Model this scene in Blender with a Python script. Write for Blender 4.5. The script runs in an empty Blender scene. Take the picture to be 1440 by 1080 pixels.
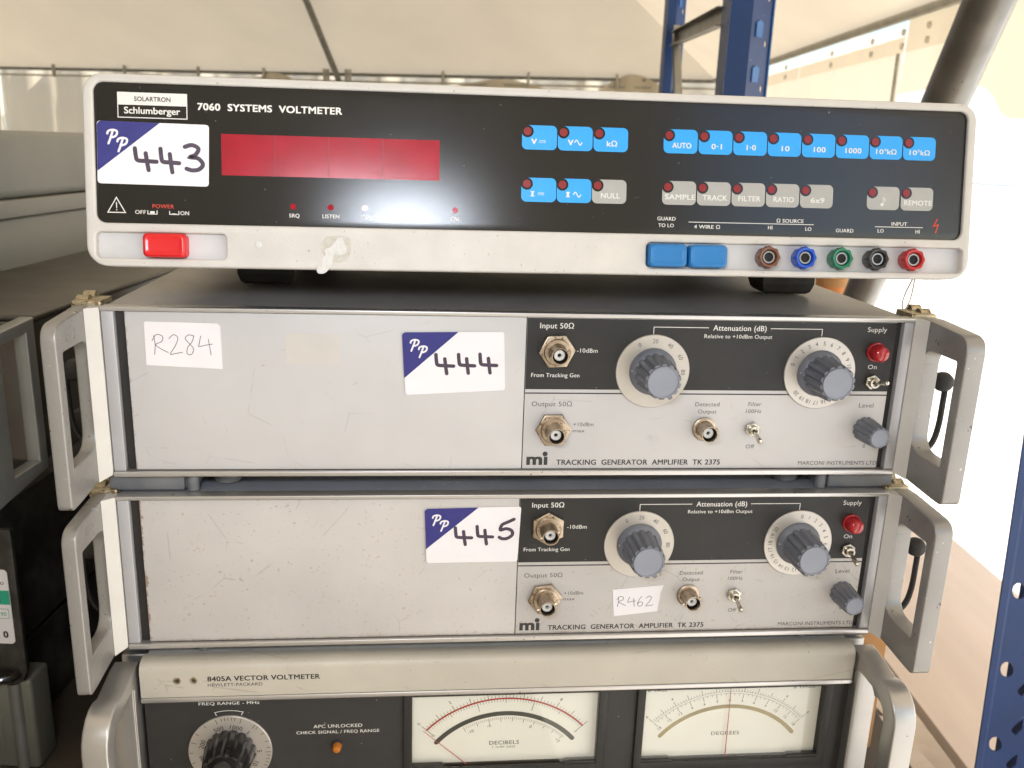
import bpy, bmesh, math, random
from mathutils import Matrix, Vector
random.seed(7)
R = math.radians
SC = bpy.context.scene
COL = SC.collection
CZ = 1.45                                   # lens height above the ground, metres
MM = 0.001

# ------------------------------------------------------------------ camera
cam_d = bpy.data.cameras.new("camera")
cam = bpy.data.objects.new("camera", cam_d)
COL.objects.link(cam)
PIT, ROL = 0.2621, -0.0342
rc = Matrix.Rotation(-PIT, 3, 'X') @ Matrix.Rotation(ROL, 3, 'Y')
cm = Matrix((rc @ Vector((1, 0, 0)), rc @ Vector((0, 0, 1)), rc @ Vector((0, -1, 0)))).transposed()
cam.matrix_world = Matrix.Translation((0, 0, CZ)) @ cm.to_4x4()
cam_d.sensor_width = 36
cam_d.lens = 1243.66 / 1440 * 36
cam_d.clip_start = 0.01
cam_d.clip_end = 500
cam_d.dof.use_dof = True
cam_d.dof.focus_distance = 0.47
cam_d.dof.aperture_fstop = 20
SC.camera = cam

# ------------------------------------------------------------------ light
SUN_EL, SUN_AZ = 36, 98                     # degrees; azimuth from straight ahead towards the right
w = bpy.data.worlds.new("World")
SC.world = w
w.use_nodes = True
nt = w.node_tree
bgn = nt.nodes['Background']
sky = nt.nodes.new('ShaderNodeTexSky')
sky.sky_type = 'NISHITA'
sky.sun_disc = False
sky.sun_elevation = R(SUN_EL)
sky.sun_rotation = R(SUN_AZ)
sky.air_density = 1.0
sky.dust_density = 1.2
nt.links.new(sky.outputs[0], bgn.inputs[0])
bgn.inputs[1].default_value = 0.15
sd = bpy.data.lights.new("sun", 'SUN')
sd.energy = 5.0
sd.angle = R(0.5)
sd.color = (1.0, 0.95, 0.87)
so = bpy.data.objects.new("sun", sd)
COL.objects.link(so)
sdir = Vector((math.sin(R(SUN_AZ)) * math.cos(R(SUN_EL)), math.cos(R(SUN_AZ)) * math.cos(R(SUN_EL)), math.sin(R(SUN_EL))))
so.rotation_euler = sdir.to_track_quat('Z', 'Y').to_euler()
so.location = (5, 2, 6)
# the phone's own flash, beside the lens: its glare shows on the black face of the top voltmeter
fd = bpy.data.lights.new("phone_flash", 'AREA')
fd.shape = 'ELLIPSE'
fd.size = 0.15
fd.size_y = 0.05
fd.energy = 0.68
fd.color = (0.82, 0.89, 1.0)
fo = bpy.data.objects.new("phone_flash", fd)
COL.objects.link(fo)
fo.location = (-0.060, -0.04, CZ + 0.072)
fo.rotation_euler = (Vector(fo.location) - Vector((-0.04, 0.43, CZ - 0.02))).to_track_quat('Z', 'Y').to_euler()
SC.view_settings.view_transform = 'Standard'
SC.view_settings.look = 'None'
SC.view_settings.exposure = 1.15
SC.view_settings.gamma = 1
SC.cycles.max_bounces = 8
SC.cycles.diffuse_bounces = 5
SC.cycles.glossy_bounces = 4
SC.cycles.transmission_bounces = 4
SC.cycles.transparent_max_bounces = 8
SC.cycles.sample_clamp_indirect = 6
SC.cycles.use_denoising = True
SC.cycles.caustics_reflective = False
SC.cycles.caustics_refractive = False

# ------------------------------------------------------------------ materials
MATS = {}

def mat(name, col, rough=0.5, metal=0.0, var=0.08, vscale=40.0, specks=None, bump=0.0, bscale=900.0,
        coat=0.0, shift=0.0, scratch=0.0, stretch=None, dust=0.0, stain=None, spec=0.5, rvar=0.1):
    """specks: (colour, scale, threshold); stain: (axis, pos, width, colour)."""
    m = bpy.data.materials.new(name)
    m.use_nodes = True
    t = m.node_tree
    N, L = t.nodes, t.links
    b = N['Principled BSDF']
    b.inputs['Roughness'].default_value = rough
    b.inputs['Metallic'].default_value = metal
    b.inputs['Coat Weight'].default_value = coat
    b.inputs['Specular IOR Level'].default_value = spec
    tc = N.new('ShaderNodeTexCoord')
    mp = N.new('ShaderNodeMapping')
    if shift:
        sh = N.new('ShaderNodeMapping'); sh.inputs['Location'].default_value = (shift, shift * .7, shift * 1.3)
        L.new(tc.outputs['Object'], sh.inputs[0]); OBJ = sh.outputs[0]
    else:
        OBJ = tc.outputs['Object']
    L.new(OBJ, mp.inputs[0])
    if stretch:
        mp.inputs['Scale'].default_value = stretch
    src = mp.outputs[0]

    def noise(scale, detail=4.0, rough_=0.55, raw=False):
        n = N.new('ShaderNodeTexNoise')
        n.inputs['Scale'].default_value = scale
        n.inputs['Detail'].default_value = detail
        n.inputs['Roughness'].default_value = rough_
        L.new(OBJ if raw else src, n.inputs['Vector'])
        return n.outputs['Fac']

    def ramp(fac, a, b_, c0=(0, 0, 0, 1), c1=(1, 1, 1, 1)):
        r = N.new('ShaderNodeValToRGB')
        r.color_ramp.elements[0].position = a
        r.color_ramp.elements[1].position = b_
        r.color_ramp.elements[0].color = c0
        r.color_ramp.elements[1].color = c1
        L.new(fac, r.inputs[0])
        return r.outputs[0]

    def mix(fac, c1, c2):
        x = N.new('ShaderNodeMix')
        x.data_type = 'RGBA'
        if isinstance(fac, float):
            x.inputs[0].default_value = fac
        else:
            L.new(fac, x.inputs[0])
        for i, c in ((6, c1), (7, c2)):
            if isinstance(c, tuple):
                x.inputs[i].default_value = (*c[:3], 1)
            else:
                L.new(c, x.inputs[i])
        return x.outputs[2]

    lo = tuple(max(0, c * (1 - var)) for c in col)
    hi = tuple(min(1, c * (1 + var)) for c in col)
    out = mix(ramp(noise(vscale), .3, .7), lo, hi)
    if dust:
        out = mix(ramp(noise(vscale * .6, 6, .7, True), .45, .75, (0, 0, 0, 1), (dust, dust, dust, 1)), out, (.42, .37, .30))
    if specks:
        for (sc_, scale, th) in specks:
            out = mix(ramp(noise(scale, 2.0, .5, True), th, th + .035), out, sc_)
    if stain:
        for (ax, pos, wd, sc_) in stain:
            sp = N.new('ShaderNodeSeparateXYZ')
            L.new(tc.outputs['Object'], sp.inputs[0])
            s = N.new('ShaderNodeMath'); s.operation = 'SUBTRACT'
            L.new(sp.outputs[ax], s.inputs[0]); s.inputs[1].default_value = pos
            a = N.new('ShaderNodeMath'); a.operation = 'ABSOLUTE'
            L.new(s.outputs[0], a.inputs[0])
            d = N.new('ShaderNodeMath'); d.operation = 'DIVIDE'
            L.new(a.outputs[0], d.inputs[0]); d.inputs[1].default_value = wd
            n = N.new('ShaderNodeMath'); n.operation = 'MULTIPLY_ADD'
            L.new(noise(300, 4, .6, True), n.inputs[0]); n.inputs[1].default_value = 1.6
            L.new(d.outputs[0], n.inputs[2])
            out = mix(ramp(n.outputs[0], .9, 1.5, (.8, .8, .8, 1), (0, 0, 0, 1)), out, sc_)
    if scratch:
        wv = N.new('ShaderNodeTexVoronoi')
        wv.feature = 'DISTANCE_TO_EDGE'
        wv.inputs['Scale'].default_value = 26
        L.new(OBJ, wv.inputs['Vector'])
        k = N.new('ShaderNodeMath'); k.operation = 'MULTIPLY'
        L.new(ramp(wv.outputs['Distance'], .0, .012, (1, 1, 1, 1), (0, 0, 0, 1)), k.inputs[0])
        L.new(ramp(noise(60, 2, .5, True), .55, .62, (0, 0, 0, 1), (scratch,) * 3 + (1,)), k.inputs[1])
        out = mix(k.outputs[0], out, tuple(c * .35 for c in col))
    L.new(out, b.inputs['Base Color'])
    if rvar:
        rr_ = N.new('ShaderNodeMapRange')
        L.new(noise(vscale * 1.7, 5, .6), rr_.inputs[0])
        rr_.inputs[3].default_value = max(0.02, rough - rvar)
        rr_.inputs[4].default_value = min(1, rough + rvar)
        L.new(rr_.outputs[0], b.inputs['Roughness'])
    if bump:
        bp = N.new('ShaderNodeBump')
        bp.inputs['Strength'].default_value = bump
        bp.inputs['Distance'].default_value = 0.0004
        L.new(noise(bscale, 3), bp.inputs['Height'])
        L.new(bp.outputs[0], b.inputs['Normal'])
    MATS[name] = m
    return m

def fabric(name, col, trans):
    m = bpy.data.materials.new(name)
    m.use_nodes = True
    t = m.node_tree; N, L = t.nodes, t.links
    for n in list(N):
        if n.type == 'BSDF_PRINCIPLED': N.remove(n)
    out = N['Material Output']
    d = N.new('ShaderNodeBsdfDiffuse'); tr = N.new('ShaderNodeBsdfTranslucent')
    mx = N.new('ShaderNodeMixShader'); mx.inputs[0].default_value = trans
    tc = N.new('ShaderNodeTexCoord')
    n1 = N.new('ShaderNodeTexNoise'); n1.inputs['Scale'].default_value = .9; n1.inputs['Detail'].default_value = 5
    L.new(tc.outputs['Object'], n1.inputs['Vector'])
    cr = N.new('ShaderNodeValToRGB')
    cr.color_ramp.elements[0].position = .3; cr.color_ramp.elements[1].position = .7
    cr.color_ramp.elements[0].color = (*[c * .9 for c in col], 1)
    cr.color_ramp.elements[1].color = (*col, 1)
    L.new(n1.outputs['Fac'], cr.inputs[0])
    L.new(cr.outputs[0], d.inputs[0]); L.new(cr.outputs[0], tr.inputs[0])
    bp = N.new('ShaderNodeBump'); bp.inputs['Strength'].default_value = .4; bp.inputs['Distance'].default_value = .03
    n2 = N.new('ShaderNodeTexNoise'); n2.inputs['Scale'].default_value = 2.2; n2.inputs['Detail'].default_value = 3
    L.new(tc.outputs['Object'], n2.inputs['Vector']); L.new(n2.outputs['Fac'], bp.inputs['Height'])
    L.new(bp.outputs[0], d.inputs['Normal']); L.new(bp.outputs[0], tr.inputs['Normal'])
    L.new(d.outputs[0], mx.inputs[1]); L.new(tr.outputs[0], mx.inputs[2]); L.new(mx.outputs[0], out.inputs[0])
    MATS[name] = m
    return m

def clear(name, tint=(1, 1, 1), ref=0.06, rough=.03):
    m = bpy.data.materials.new(name); m.use_nodes = True
    t = m.node_tree; N, L = t.nodes, t.links
    for n in list(N):
        if n.type == 'BSDF_PRINCIPLED': N.remove(n)
    a = N.new('ShaderNodeBsdfTransparent'); a.inputs[0].default_value = (*tint, 1)
    g = N.new('ShaderNodeBsdfGlossy'); g.inputs['Roughness'].default_value = rough
    mx = N.new('ShaderNodeMixShader'); mx.inputs[0].default_value = ref
    L.new(a.outputs[0], mx.inputs[1]); L.new(g.outputs[0], mx.inputs[2]); L.new(mx.outputs[0], N['Material Output'].inputs[0])
    MATS[name] = m
    return m

BRN = (.20, .12, .07)
mat('bezel', (.56, .53, .485), .5, var=.05, vscale=60, bump=.5, bscale=1500, specks=[((.33, .28, .22), 420, .70)])
mat('slot_plate', (.58, .57, .57), .5, var=.06, vscale=30, dust=.25)
mat('black_glass', (.012, .011, .010), .19, var=.12, vscale=30, bump=.07, bscale=2600, rvar=.02, specks=[((.30, .27, .22), 520, .755)])
mat('red_window', (.33, .004, .018), .16, var=.12, vscale=60, bump=.07, bscale=2600, rvar=.02)
mat('red_window_edge', (.20, .004, .012), .3)
mat('status_red', (.30, .006, .016), .6, spec=.15)
mat('dark_line', (.17, .006, .012), .4, var=0)
mat('key_blue', (.025, .33, .78), .38, var=.03, vscale=90)
mat('key_grey', (.36, .35, .325), .42, var=.05, vscale=90)
mat('key_lamp', (.22, .010, .012), .35, var=.05)
mat('print_white', (.74, .71, .66), .5, var=.03, rvar=0)
mat('print_grey_white', (.66, .66, .62), .5, var=.03, rvar=0)
mat('print_red', (.55, .045, .02), .5, var=.03, rvar=0)
mat('print_black', (.03, .028, .028), .5, var=.05, rvar=0)
mat('print_grey', (.085, .08, .078), .5, var=.08, rvar=0)
mat('paper', (.80, .76, .77), .6, var=.02, vscale=60)
mat('sticker_blue', (.030, .030, .19), .35, var=.06, vscale=90)
mat('marker', (.055, .035, .06), .5, var=.25, vscale=260, rvar=0)
mat('pencil', (.13, .13, .15), .6, var=.2, vscale=300, rvar=0)
mat('btn_red', (.62, .012, .015), .24, var=.04, rvar=.03)
mat('btn_blue', (.012, .16, .42), .38, var=.05, rvar=.05)
mat('post_brown', (.16, .065, .035), .35); mat('post_blue', (.01, .08, .50), .33)
mat('post_green', (.01, .16, .08), .33); mat('post_black', (.025, .023, .022), .35); mat('post_red', (.45, .02, .02), .33)
mat('socket', (.34, .32, .29), .35, 1.0); mat('hole', (.012, .011, .010), .8, var=0)
mat('case_dark', (.055, .050, .045), .5, var=.2, vscale=20, dust=.3)
mat('rubber', (.022, .020, .019), .7, var=.2, dust=.12)
mat('cover_top', (.36, .335, .315), .38, var=.18, vscale=14, dust=.8, scratch=.5, specks=[((.35, .3, .24), 230, .70)])
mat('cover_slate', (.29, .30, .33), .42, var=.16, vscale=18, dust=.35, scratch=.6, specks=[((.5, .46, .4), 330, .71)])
mat('panel_a', (.55, .53, .515), .42, var=.045, vscale=16, scratch=.22, specks=[((.46, .40, .36), 330, .76)], rvar=.06,
    stain=[(0, -.2085, .0022, (.36, .31, .29))])
mat('panel_b', (.535, .50, .47), .45, shift=3.7, var=.06, vscale=18, scratch=.3, dust=.12, rvar=.06,
    specks=[((.45, .37, .31), 330, .695), ((.42, .34, .28), 800, .695)],
    stain=[(0, -.2085, .0045, (.27, .15, .10)), (2, .004, .0012, (.38, .28, .2))])
mat('alu', (.60, .575, .55), .36, .75, var=.07, vscale=12, stretch=(.06, 1, 1), scratch=.15, specks=[((.22, .17, .13), 260, .72)])
mat('post_paint', (.47, .46, .47), .4, .25, var=.05, vscale=20)
mat('flange', (.60, .57, .52), .45, var=.05, vscale=40)
mat('gap_black', (.018, .016, .015), .5, var=.1)
mat('handle', (.30, .285, .265), .31, .35, var=.06, vscale=30, scratch=.35, bump=.25, bscale=1600,
    specks=[((.60, .56, .50), 420, .72), ((.13, .10, .08), 200, .71), ((.12, .09, .07), 700, .71)])
mat('foot_grey', (.16, .165, .175), .5, var=.14, vscale=40, dust=.25)
mat('band_black', (.013, .012, .0115), .48, var=.18, vscale=40, specks=[((.26, .23, .18), 420, .745)])
mat('dial_metal', (.55, .51, .46), .36, .55, var=.05, vscale=30)
mat('knob', (.15, .158, .185), .46, var=.10, vscale=120, dust=.15)
mat('knob_cap', (.25, .265, .31), .42, var=.06, vscale=80)
mat('nickel', (.46, .375, .285), .36, 1.0, var=.22, vscale=190, specks=[((.18, .12, .08), 600, .62)])
mat('nickel_pale', (.58, .54, .46), .28, 1.0, var=.15, vscale=190)
mat('bore', (.11, .085, .06), .5, .7)
mat('ptfe', (.72, .70, .66), .45, var=.03)
mat('lamp_red', (.42, .012, .018), .14, var=.1, coat=.6, rvar=.02)
mat('latch_brass', (.47, .40, .27), .4, .8, var=.25, vscale=160, specks=[((.2, .13, .07), 420, .6)])
mat('latch_pale', (.55, .52, .44), .45, .3, var=.15, vscale=120)
mat('hp_cream', (.50, .46, .385), .42, var=.06, vscale=26, scratch=.4, specks=[((.10, .085, .07), 210, .745), ((.28, .22, .17), 620, .72)])
mat('hp_top', (.50, .48, .44), .42, var=.08, scratch=.4, dust=.2)
mat('hp_panel', (.030, .0275, .026), .5, var=.1, vscale=40, specks=[((.35, .3, .24), 330, .755)])
mat('hp_dark', (.022, .020, .019), .45, var=.1)
mat('hp_handle', (.46, .44, .41), .34, .65, var=.04, vscale=60, scratch=.15, rvar=.04, specks=[((.22, .19, .16), 300, .74)])
mat('hp_frame', (.42, .40, .37), .36, .8, var=.08, vscale=50, scratch=.3)
mat('meter_face', (.93, .905, .85), .55, var=.02, vscale=40, rvar=0)
mat('meter_mirror', (.30, .235, .10), .35, .3, var=.25, vscale=30)
mat('meter_arc', (.05, .055, .05), .4, var=.1)
mat('meter_red', (.45, .025, .02), .5, var=.05)
mat('amber', (.50, .16, .015), .2, coat=.4)
mat('bakelite', (.016, .013, .012), .16, coat=.4, var=.2, rvar=.06)
mat('case_taupe', (.215, .215, .19), .55, var=.07, vscale=9, bump=.3, bscale=700, dust=.12)
mat('inst_brown', (.062, .054, .042), .38, .2, var=.15, vscale=12, dust=.15)
mat('inst_silver', (.32, .32, .30), .35, .6, var=.08, vscale=30, scratch=.3)
mat('panel_mauve', (.10, .085, .075), .45, var=.1)
mat('rack_black', (.022, .020, .017), .45, var=.25, vscale=40, dust=.2)
mat('case_olive', (.20, .20, .165), .4, .3, var=.10, vscale=14, dust=.2)
mat('sticker_green', (.03, .38, .24), .5)
mat('rack_blue', (.005, .038, .155), .42, var=.12, vscale=14, scratch=.3, specks=[((.3, .28, .25), 120, .74)])
mat('galv', (.225, .22, .20), .38, .6, var=.22, vscale=16, specks=[((.10, .09, .07), 160, .72)])
mat('galv_pale', (.40, .385, .33), .45, .5, var=.15, vscale=10)
mat('ply', (.82, .68, .58), .55, var=.07, vscale=3.5, stretch=(6, .7, 1), dust=.18)
mat('cardboard', (.42, .21, .075), .8, var=.08, vscale=18)
mat('string', (.55, .47, .33), .8)
mat('orange_stuff', (.55, .19, .04), .6)
mat('floor', (.13, .095, .06), .8, var=.3, vscale=5, dust=.2, bump=.6, bscale=30)
mat('ground', (.72, .70, .66), .85, var=.15, vscale=1.4, bump=.5, bscale=60)
mat('grommet', (.75, .72, .66), .25, 1.0)
mat('shelf', (.06, .045, .032), .6, var=.12, vscale=12)
fabric('roof', (.69, .60, .46), .235)
fabric('wallfab', (.70, .63, .50), .27)
clear('vinyl', (.93, .88, .80), .12, .12)
clear('cover_glass', (.97, .97, .95), .035, .02)

# ------------------------------------------------------------------ helpers
def link(o, parent=None):
    COL.objects.link(o)
    if parent is not None:
        o.parent = parent
    return o

def thing(name, label, cat, loc=(0, 0, 0), rz=0.0, group=None):
    o = bpy.data.objects.new(name, None)
    o.empty_display_size = .02
    COL.objects.link(o)
    o.location = loc
    o.rotation_euler = (0, 0, rz)
    o['label'] = label
    o['category'] = cat
    if group:
        o['group'] = group
    return o

class MB:
    """collects shapes in millimetres (x right, y into depth, z up)"""
    def __init__(s, unit=MM):
        s.v = []; s.f = []; s.u = unit

    def add(s, verts, faces, M=None):
        b = len(s.v)
        for p in verts:
            p = Vector(p)
            s.v.append(tuple(M @ p) if M is not None else tuple(p))
        s.f += [tuple(b + i for i in f) for f in faces]
        return s

    def box(s, x0, x1, y0, y1, z0, z1, bev=0.0, M=None):
        if bev <= 0:
            vs = [(x, y, z) for x in (x0, x1) for y in (y0, y1) for z in (z0, z1)]
            return s.add(vs, [(0, 1, 3, 2), (4, 6, 7, 5), (0, 4, 5, 1), (2, 3, 7, 6), (0, 2, 6, 4), (1, 5, 7, 3)], M)
        bm = bmesh.new()
        bmesh.ops.create_cube(bm, size=1)
        for v in bm.verts:
            v.co = Vector(((x0 + x1) / 2 + v.co.x * (x1 - x0), (y0 + y1) / 2 + v.co.y * (y1 - y0), (z0 + z1) / 2 + v.co.z * (z1 - z0)))
        bmesh.ops.bevel(bm, geom=bm.edges[:], offset=bev, segments=3, profile=.5, affect='EDGES')
        return s.bm(bm, M)

    def bm(s, bm, M=None):
        bm.verts.ensure_lookup_table()
        bm.verts.index_update()
        s.add([v.co.copy() for v in bm.verts], [tuple(v.index for v in f.verts) for f in bm.faces], M)
        bm.free()
        return s

    def lathe(s, prof, cx=0, cz=0, n=32, M=None, close=True):
        """prof: list of (y, r), axis along y"""
        vs = []; fs = []
        for (y, r) in prof:
            for i in range(n):
                a = 2 * math.pi * i / n
                vs.append((cx + r * math.cos(a), y, cz + r * math.sin(a)))
        for k in range(len(prof) - 1):
            for i in range(n):
                j = (i + 1) % n
                fs.append((k * n + i, k * n + j, (k + 1) * n + j, (k + 1) * n + i))
        if close:
            fs.append(tuple(range(n - 1, -1, -1)))
            fs.append(tuple((len(prof) - 1) * n + i for i in range(n)))
        return s.add(vs, fs, M)

    def loft(s, rings, M=None):
        """rings: list of point loops of equal count; caps at both ends"""
        n = len(rings[0]); vs = [p for r in rings for p in r]; fs = []
        for k in range(len(rings) - 1):
            for i in range(n):
                j = (i + 1) % n
                fs.append((k * n + i, k * n + j, (k + 1) * n + j, (k + 1) * n + i))
        fs.append(tuple(range(n - 1, -1, -1)))
        fs.append(tuple((len(rings) - 1) * n + i for i in range(n)))
        return s.add(vs, fs, M)

    def plate(s, loops, y0, y1, bev=0.0, M=None, res=2):
        """loops (x,z): first is outline, others are holes; bevelled slab between depths y0<y1"""
        cu = bpy.data.curves.new('tmp', 'CURVE')
        cu.dimensions = '2D'; cu.fill_mode = 'BOTH'
        for lp in loops:
            sp = cu.splines.new('POLY')
            sp.points.add(len(lp) - 1)
            for i, (x, z) in enumerate(lp):
                sp.points[i].co = (x, z, 0, 1)
            sp.use_cyclic_u = True
        cu.extrude = (y1 - y0) / 2 - bev
        cu.bevel_depth = bev
        cu.bevel_resolution = res
        cu.offset = -bev
        ob = bpy.data.objects.new('tmp', cu)
        me = bpy.data.meshes.new_from_object(ob)
        mid = (y0 + y1) / 2
        bm = bmesh.new(); bm.from_mesh(me)
        bmesh.ops.remove_doubles(bm, verts=bm.verts[:], dist=1e-4)
        for v in bm.verts:
            x, z, d = v.co
            v.co = (x, mid - d, z)
        s.bm(bm, M)
        bpy.data.objects.remove(ob); bpy.data.curves.remove(cu); bpy.data.meshes.remove(me)
        return s

    def flat(s, loop, y, M=None):
        return s.add([(x, y, z) for x, z in loop], [tuple(range(len(loop)))], M)

    def disc(s, cx, cz, r, y, n=24, M=None):
        return s.flat([(cx + r * math.cos(2 * math.pi * i / n), cz + r * math.sin(2 * math.pi * i / n)) for i in range(n)], y, M)

    def ribbon(s, pts, wd, y, M=None, closed=False, caps=True):
        """flat pen stroke of width wd through (x,z) points"""
        P = [Vector(p) for p in pts]
        if closed:
            P = P + [P[0]]
        n = len(P); vs = []; fs = []
        for i in range(n):
            if closed and i in (0, n - 1):
                d0 = (P[1] - P[0]).normalized(); d1 = (P[n - 1] - P[n - 2]).normalized()
            else:
                d0 = (P[i] - P[i - 1]).normalized() if i > 0 else (P[1] - P[0]).normalized()
                d1 = (P[i + 1] - P[i]).normalized() if i < n - 1 else d0
            t = d0 + d1
            t = t.normalized() if t.length > .2 else d0
            nn = Vector((-t.y, t.x))
            c = max(.45, nn.dot(Vector((-d0.y, d0.x))))
            h = wd / 2 / c
            vs += [(P[i].x + nn.x * h, y, P[i].y + nn.y * h), (P[i].x - nn.x * h, y, P[i].y - nn.y * h)]
        for i in range(n - 1):
            fs.append((2 * i, 2 * i + 1, 2 * i + 3, 2 * i + 2))
        s.add(vs, fs, M)
        if caps and not closed:
            for (c, d) in ((P[0], (P[0] - P[1]).normalized()), (P[-1], (P[-1] - P[-2]).normalized())):
                a0 = math.atan2(d.y, d.x)
                lp = [(c.x + wd / 2 * math.cos(a0 + R(a)), y, c.y + wd / 2 * math.sin(a0 + R(a))) for a in range(-90, 91, 30)]
                s.add(lp, [tuple(range(len(lp)))], M)
        return s

    def tube(s, pts, r, n=10, M=None, flatten=1.0):
        P = [Vector(p) for p in pts]; rings = []
        rr = r if isinstance(r, (list, tuple)) else [r] * len(P)
        prev = None
        for i, p in enumerate(P):
            t = (P[min(i + 1, len(P) - 1)] - P[max(i - 1, 0)]).normalized()
            up = prev if prev is not None else (Vector((0, 0, 1)) if abs(t.z) < .9 else Vector((0, 1, 0)))
            a = (up - t * up.dot(t)).normalized(); b = t.cross(a); prev = a
            rings.append([tuple(p + a * (math.cos(2 * math.pi * k / n) * rr[i]) + b * (math.sin(2 * math.pi * k / n) * rr[i] * flatten)) for k in range(n)])
        return s.loft(rings, M)

    def build(s, name, m, parent=None, M=None, smooth=35, kind=None, label=None):
        me = bpy.data.meshes.new(name)
        me.from_pydata([tuple(c * s.u for c in p) for p in s.v], [], s.f)
        bm = bmesh.new(); bm.from_mesh(me)
        bmesh.ops.recalc_face_normals(bm, faces=bm.faces[:])
        bm.to_mesh(me); bm.free()
        if smooth:
            me.polygons.foreach_set('use_smooth', [True] * len(me.polygons))
            me.set_sharp_from_angle(angle=R(smooth))
        me.materials.append(MATS[m])
        o = bpy.data.objects.new(name, me)
        link(o, parent)
        if M is not None:
            o.matrix_local = M
        if kind: o['kind'] = kind
        if label: o['label'] = label
        if name in ('lettering', 'scale_figures', 'scale_print', 'green_mark', 'handwriting', 'emblem'): o['kind'] = 'stuff'
        return o

def rr(x0, z0, x1, z1, r, n=6):
    pts = []
    for (cx, cz, a0) in ((x1 - r, z1 - r, 0), (x0 + r, z1 - r, 90), (x0 + r, z0 + r, 180), (x1 - r, z0 + r, 270)):
        for i in range(n + 1):
            a = R(a0 + 90 * i / n)
            pts.append((cx + r * math.cos(a), cz + r * math.sin(a)))
    return pts

def rq(corners, r, n=4):
    """rounded quad from 4 corners"""
    out = []
    P = [Vector(c) for c in corners]
    for i in range(4):
        p, a, b = P[i], P[i - 1], P[(i + 1) % 4]
        q0 = p + (a - p).normalized() * r; q1 = p + (b - p).normalized() * r
        for k in range(n + 1):
            t = k / n
            v = q0 * (1 - t) ** 2 + p * 2 * t * (1 - t) + q1 * t * t
            out.append((v.x, v.y))
    return out

def smoothpts(pts, n=6):
    P = [Vector(p) for p in pts]; out = []
    for i in range(len(P) - 1):
        p0 = P[max(i - 1, 0)]; p1 = P[i]; p2 = P[i + 1]; p3 = P[min(i + 2, len(P) - 1)]
        for k in range(n):
            t = k / n
            out.append(tuple(.5 * ((2 * p1) + (p2 - p0) * t + (2 * p0 - 5 * p1 + 4 * p2 - p3) * t * t + (3 * p1 - p0 - 3 * p2 + p3) * t ** 3)))
    out.append(tuple(P[-1]))
    return out

# -- lettering
_cap = [None]
def glyphs(txt, bold=0.0, shear=0.0, space=1.0):
    cu = bpy.data.curves.new('t', 'FONT')
    cu.body = txt; cu.size = 1; cu.offset = bold; cu.shear = shear; cu.space_character = space
    cu.resolution_u = 3
    ob = bpy.data.objects.new('t', cu)
    me = bpy.data.meshes.new_from_object(ob)
    v = [tuple(x.co) for x in me.vertices]; f = [tuple(p.vertices) for p in me.polygons]
    bpy.data.objects.remove(ob); bpy.data.curves.remove(cu); bpy.data.meshes.remove(me)
    return v, f

_cap[0] = max(v[1] for v in glyphs('H')[0])

def text(mb, txt, x, z, width=None, h=2.0, y=-.12, anchor='l', bold=.012, rot=0.0, shear=0.0, space=1.05, xs=1.0):
    """x,z = baseline start (or centre); h = cap height in mm; width = full width in mm"""
    v, f = glyphs(txt, 0.0, shear, space)
    if not v: return
    k = h / _cap[0]
    mnx = min(p[0] for p in v); mxx = max(p[0] for p in v)
    kx = width / (mxx - mnx) if width else k * xs
    wd = (mxx - mnx) * kx
    off = 0 if anchor == 'l' else -wd / 2
    c, s = math.cos(R(rot)), math.sin(R(rot))
    d = bold * k * 1.1
    # heavier weights are printed as slightly shifted overprints, each a hair proud of the last
    shifts = [(0, 0)] if bold <= 0 else ([(-d, 0), (d, 0)] if bold < .015 else [(-d, -d * .6), (d, -d * .6), (-d, d * .6), (d, d * .6)])
    for i, (sx, sz) in enumerate(shifts):
        out = []
        for p in v:
            a = (p[0] - mnx) * kx + off + sx; b = p[1] * k + sz
            if anchor == 'cc': b -= h / 2
            out.append((x + a * c - b * s, y - .012 * i, z + a * s + b * c))
        mb.add(out, f)

STROKES = {
 '4m': [[(0, 1), (.04, .62), (.12, .45), (.5, .42), (1.0, .40)], [(.50, .78), (.56, .35), (.62, 0)]],
 '3': [[(.08, .92), (.45, 1), (.78, .86), (.62, .62), (.35, .52), (.75, .48), (1.0, .25), (.8, .05), (.45, 0), (.15, .06)]],
 '5': [[(1, 1), (.6, .86), (.22, .72), (.12, .46), (.5, .52), (.86, .42), (.92, .2), (.6, .02), (.25, 0), (.05, .08)]],
 'R': [[(.12, .95), (.18, .5), (.1, 0)], [(.0, .7), (.3, 1), (.68, .92), (.62, .66), (.22, .5), (.5, .3), (1.0, .1)]],
 '2': [[(.05, .8), (.4, 1), (.72, .85), (.5, .45), (.08, .02), (.5, .06), (1.0, .12)]],
 '8': [[(.9, .95), (.45, 1), (.15, .82), (.45, .58), (.8, .3), (.6, .02), (.25, .05), (.3, .35), (.7, .65), (.9, .95)]],
 '4p': [[(.25, .95), (.12, .55), (.1, .42), (.6, .5), (1.0, .55)], [(.75, .8), (.82, .4), (.88, 0)]],
 '6': [[(.6, 1), (.25, .6), (.1, .2), (.4, 0), (.75, .15), (.7, .4), (.35, .42), (.15, .25)]],
 'P': [[(.52, .92), (.40, .5), (.22, 0)], [(.05, .72), (.12, .9), (.5, 1), (.9, .9), (.86, .6), (.55, .46), (.36, .48)]],
}
def hand(mb, key, x, z, wd, h, pen, y, slant=0.0):
    for i, st in enumerate(STROKES[key]):
        pts = smoothpts([(x + px * wd + pz * slant * h, z + pz * h) for px, pz in st], 5)
        mb.ribbon(pts, pen, y - i * .02)

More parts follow.
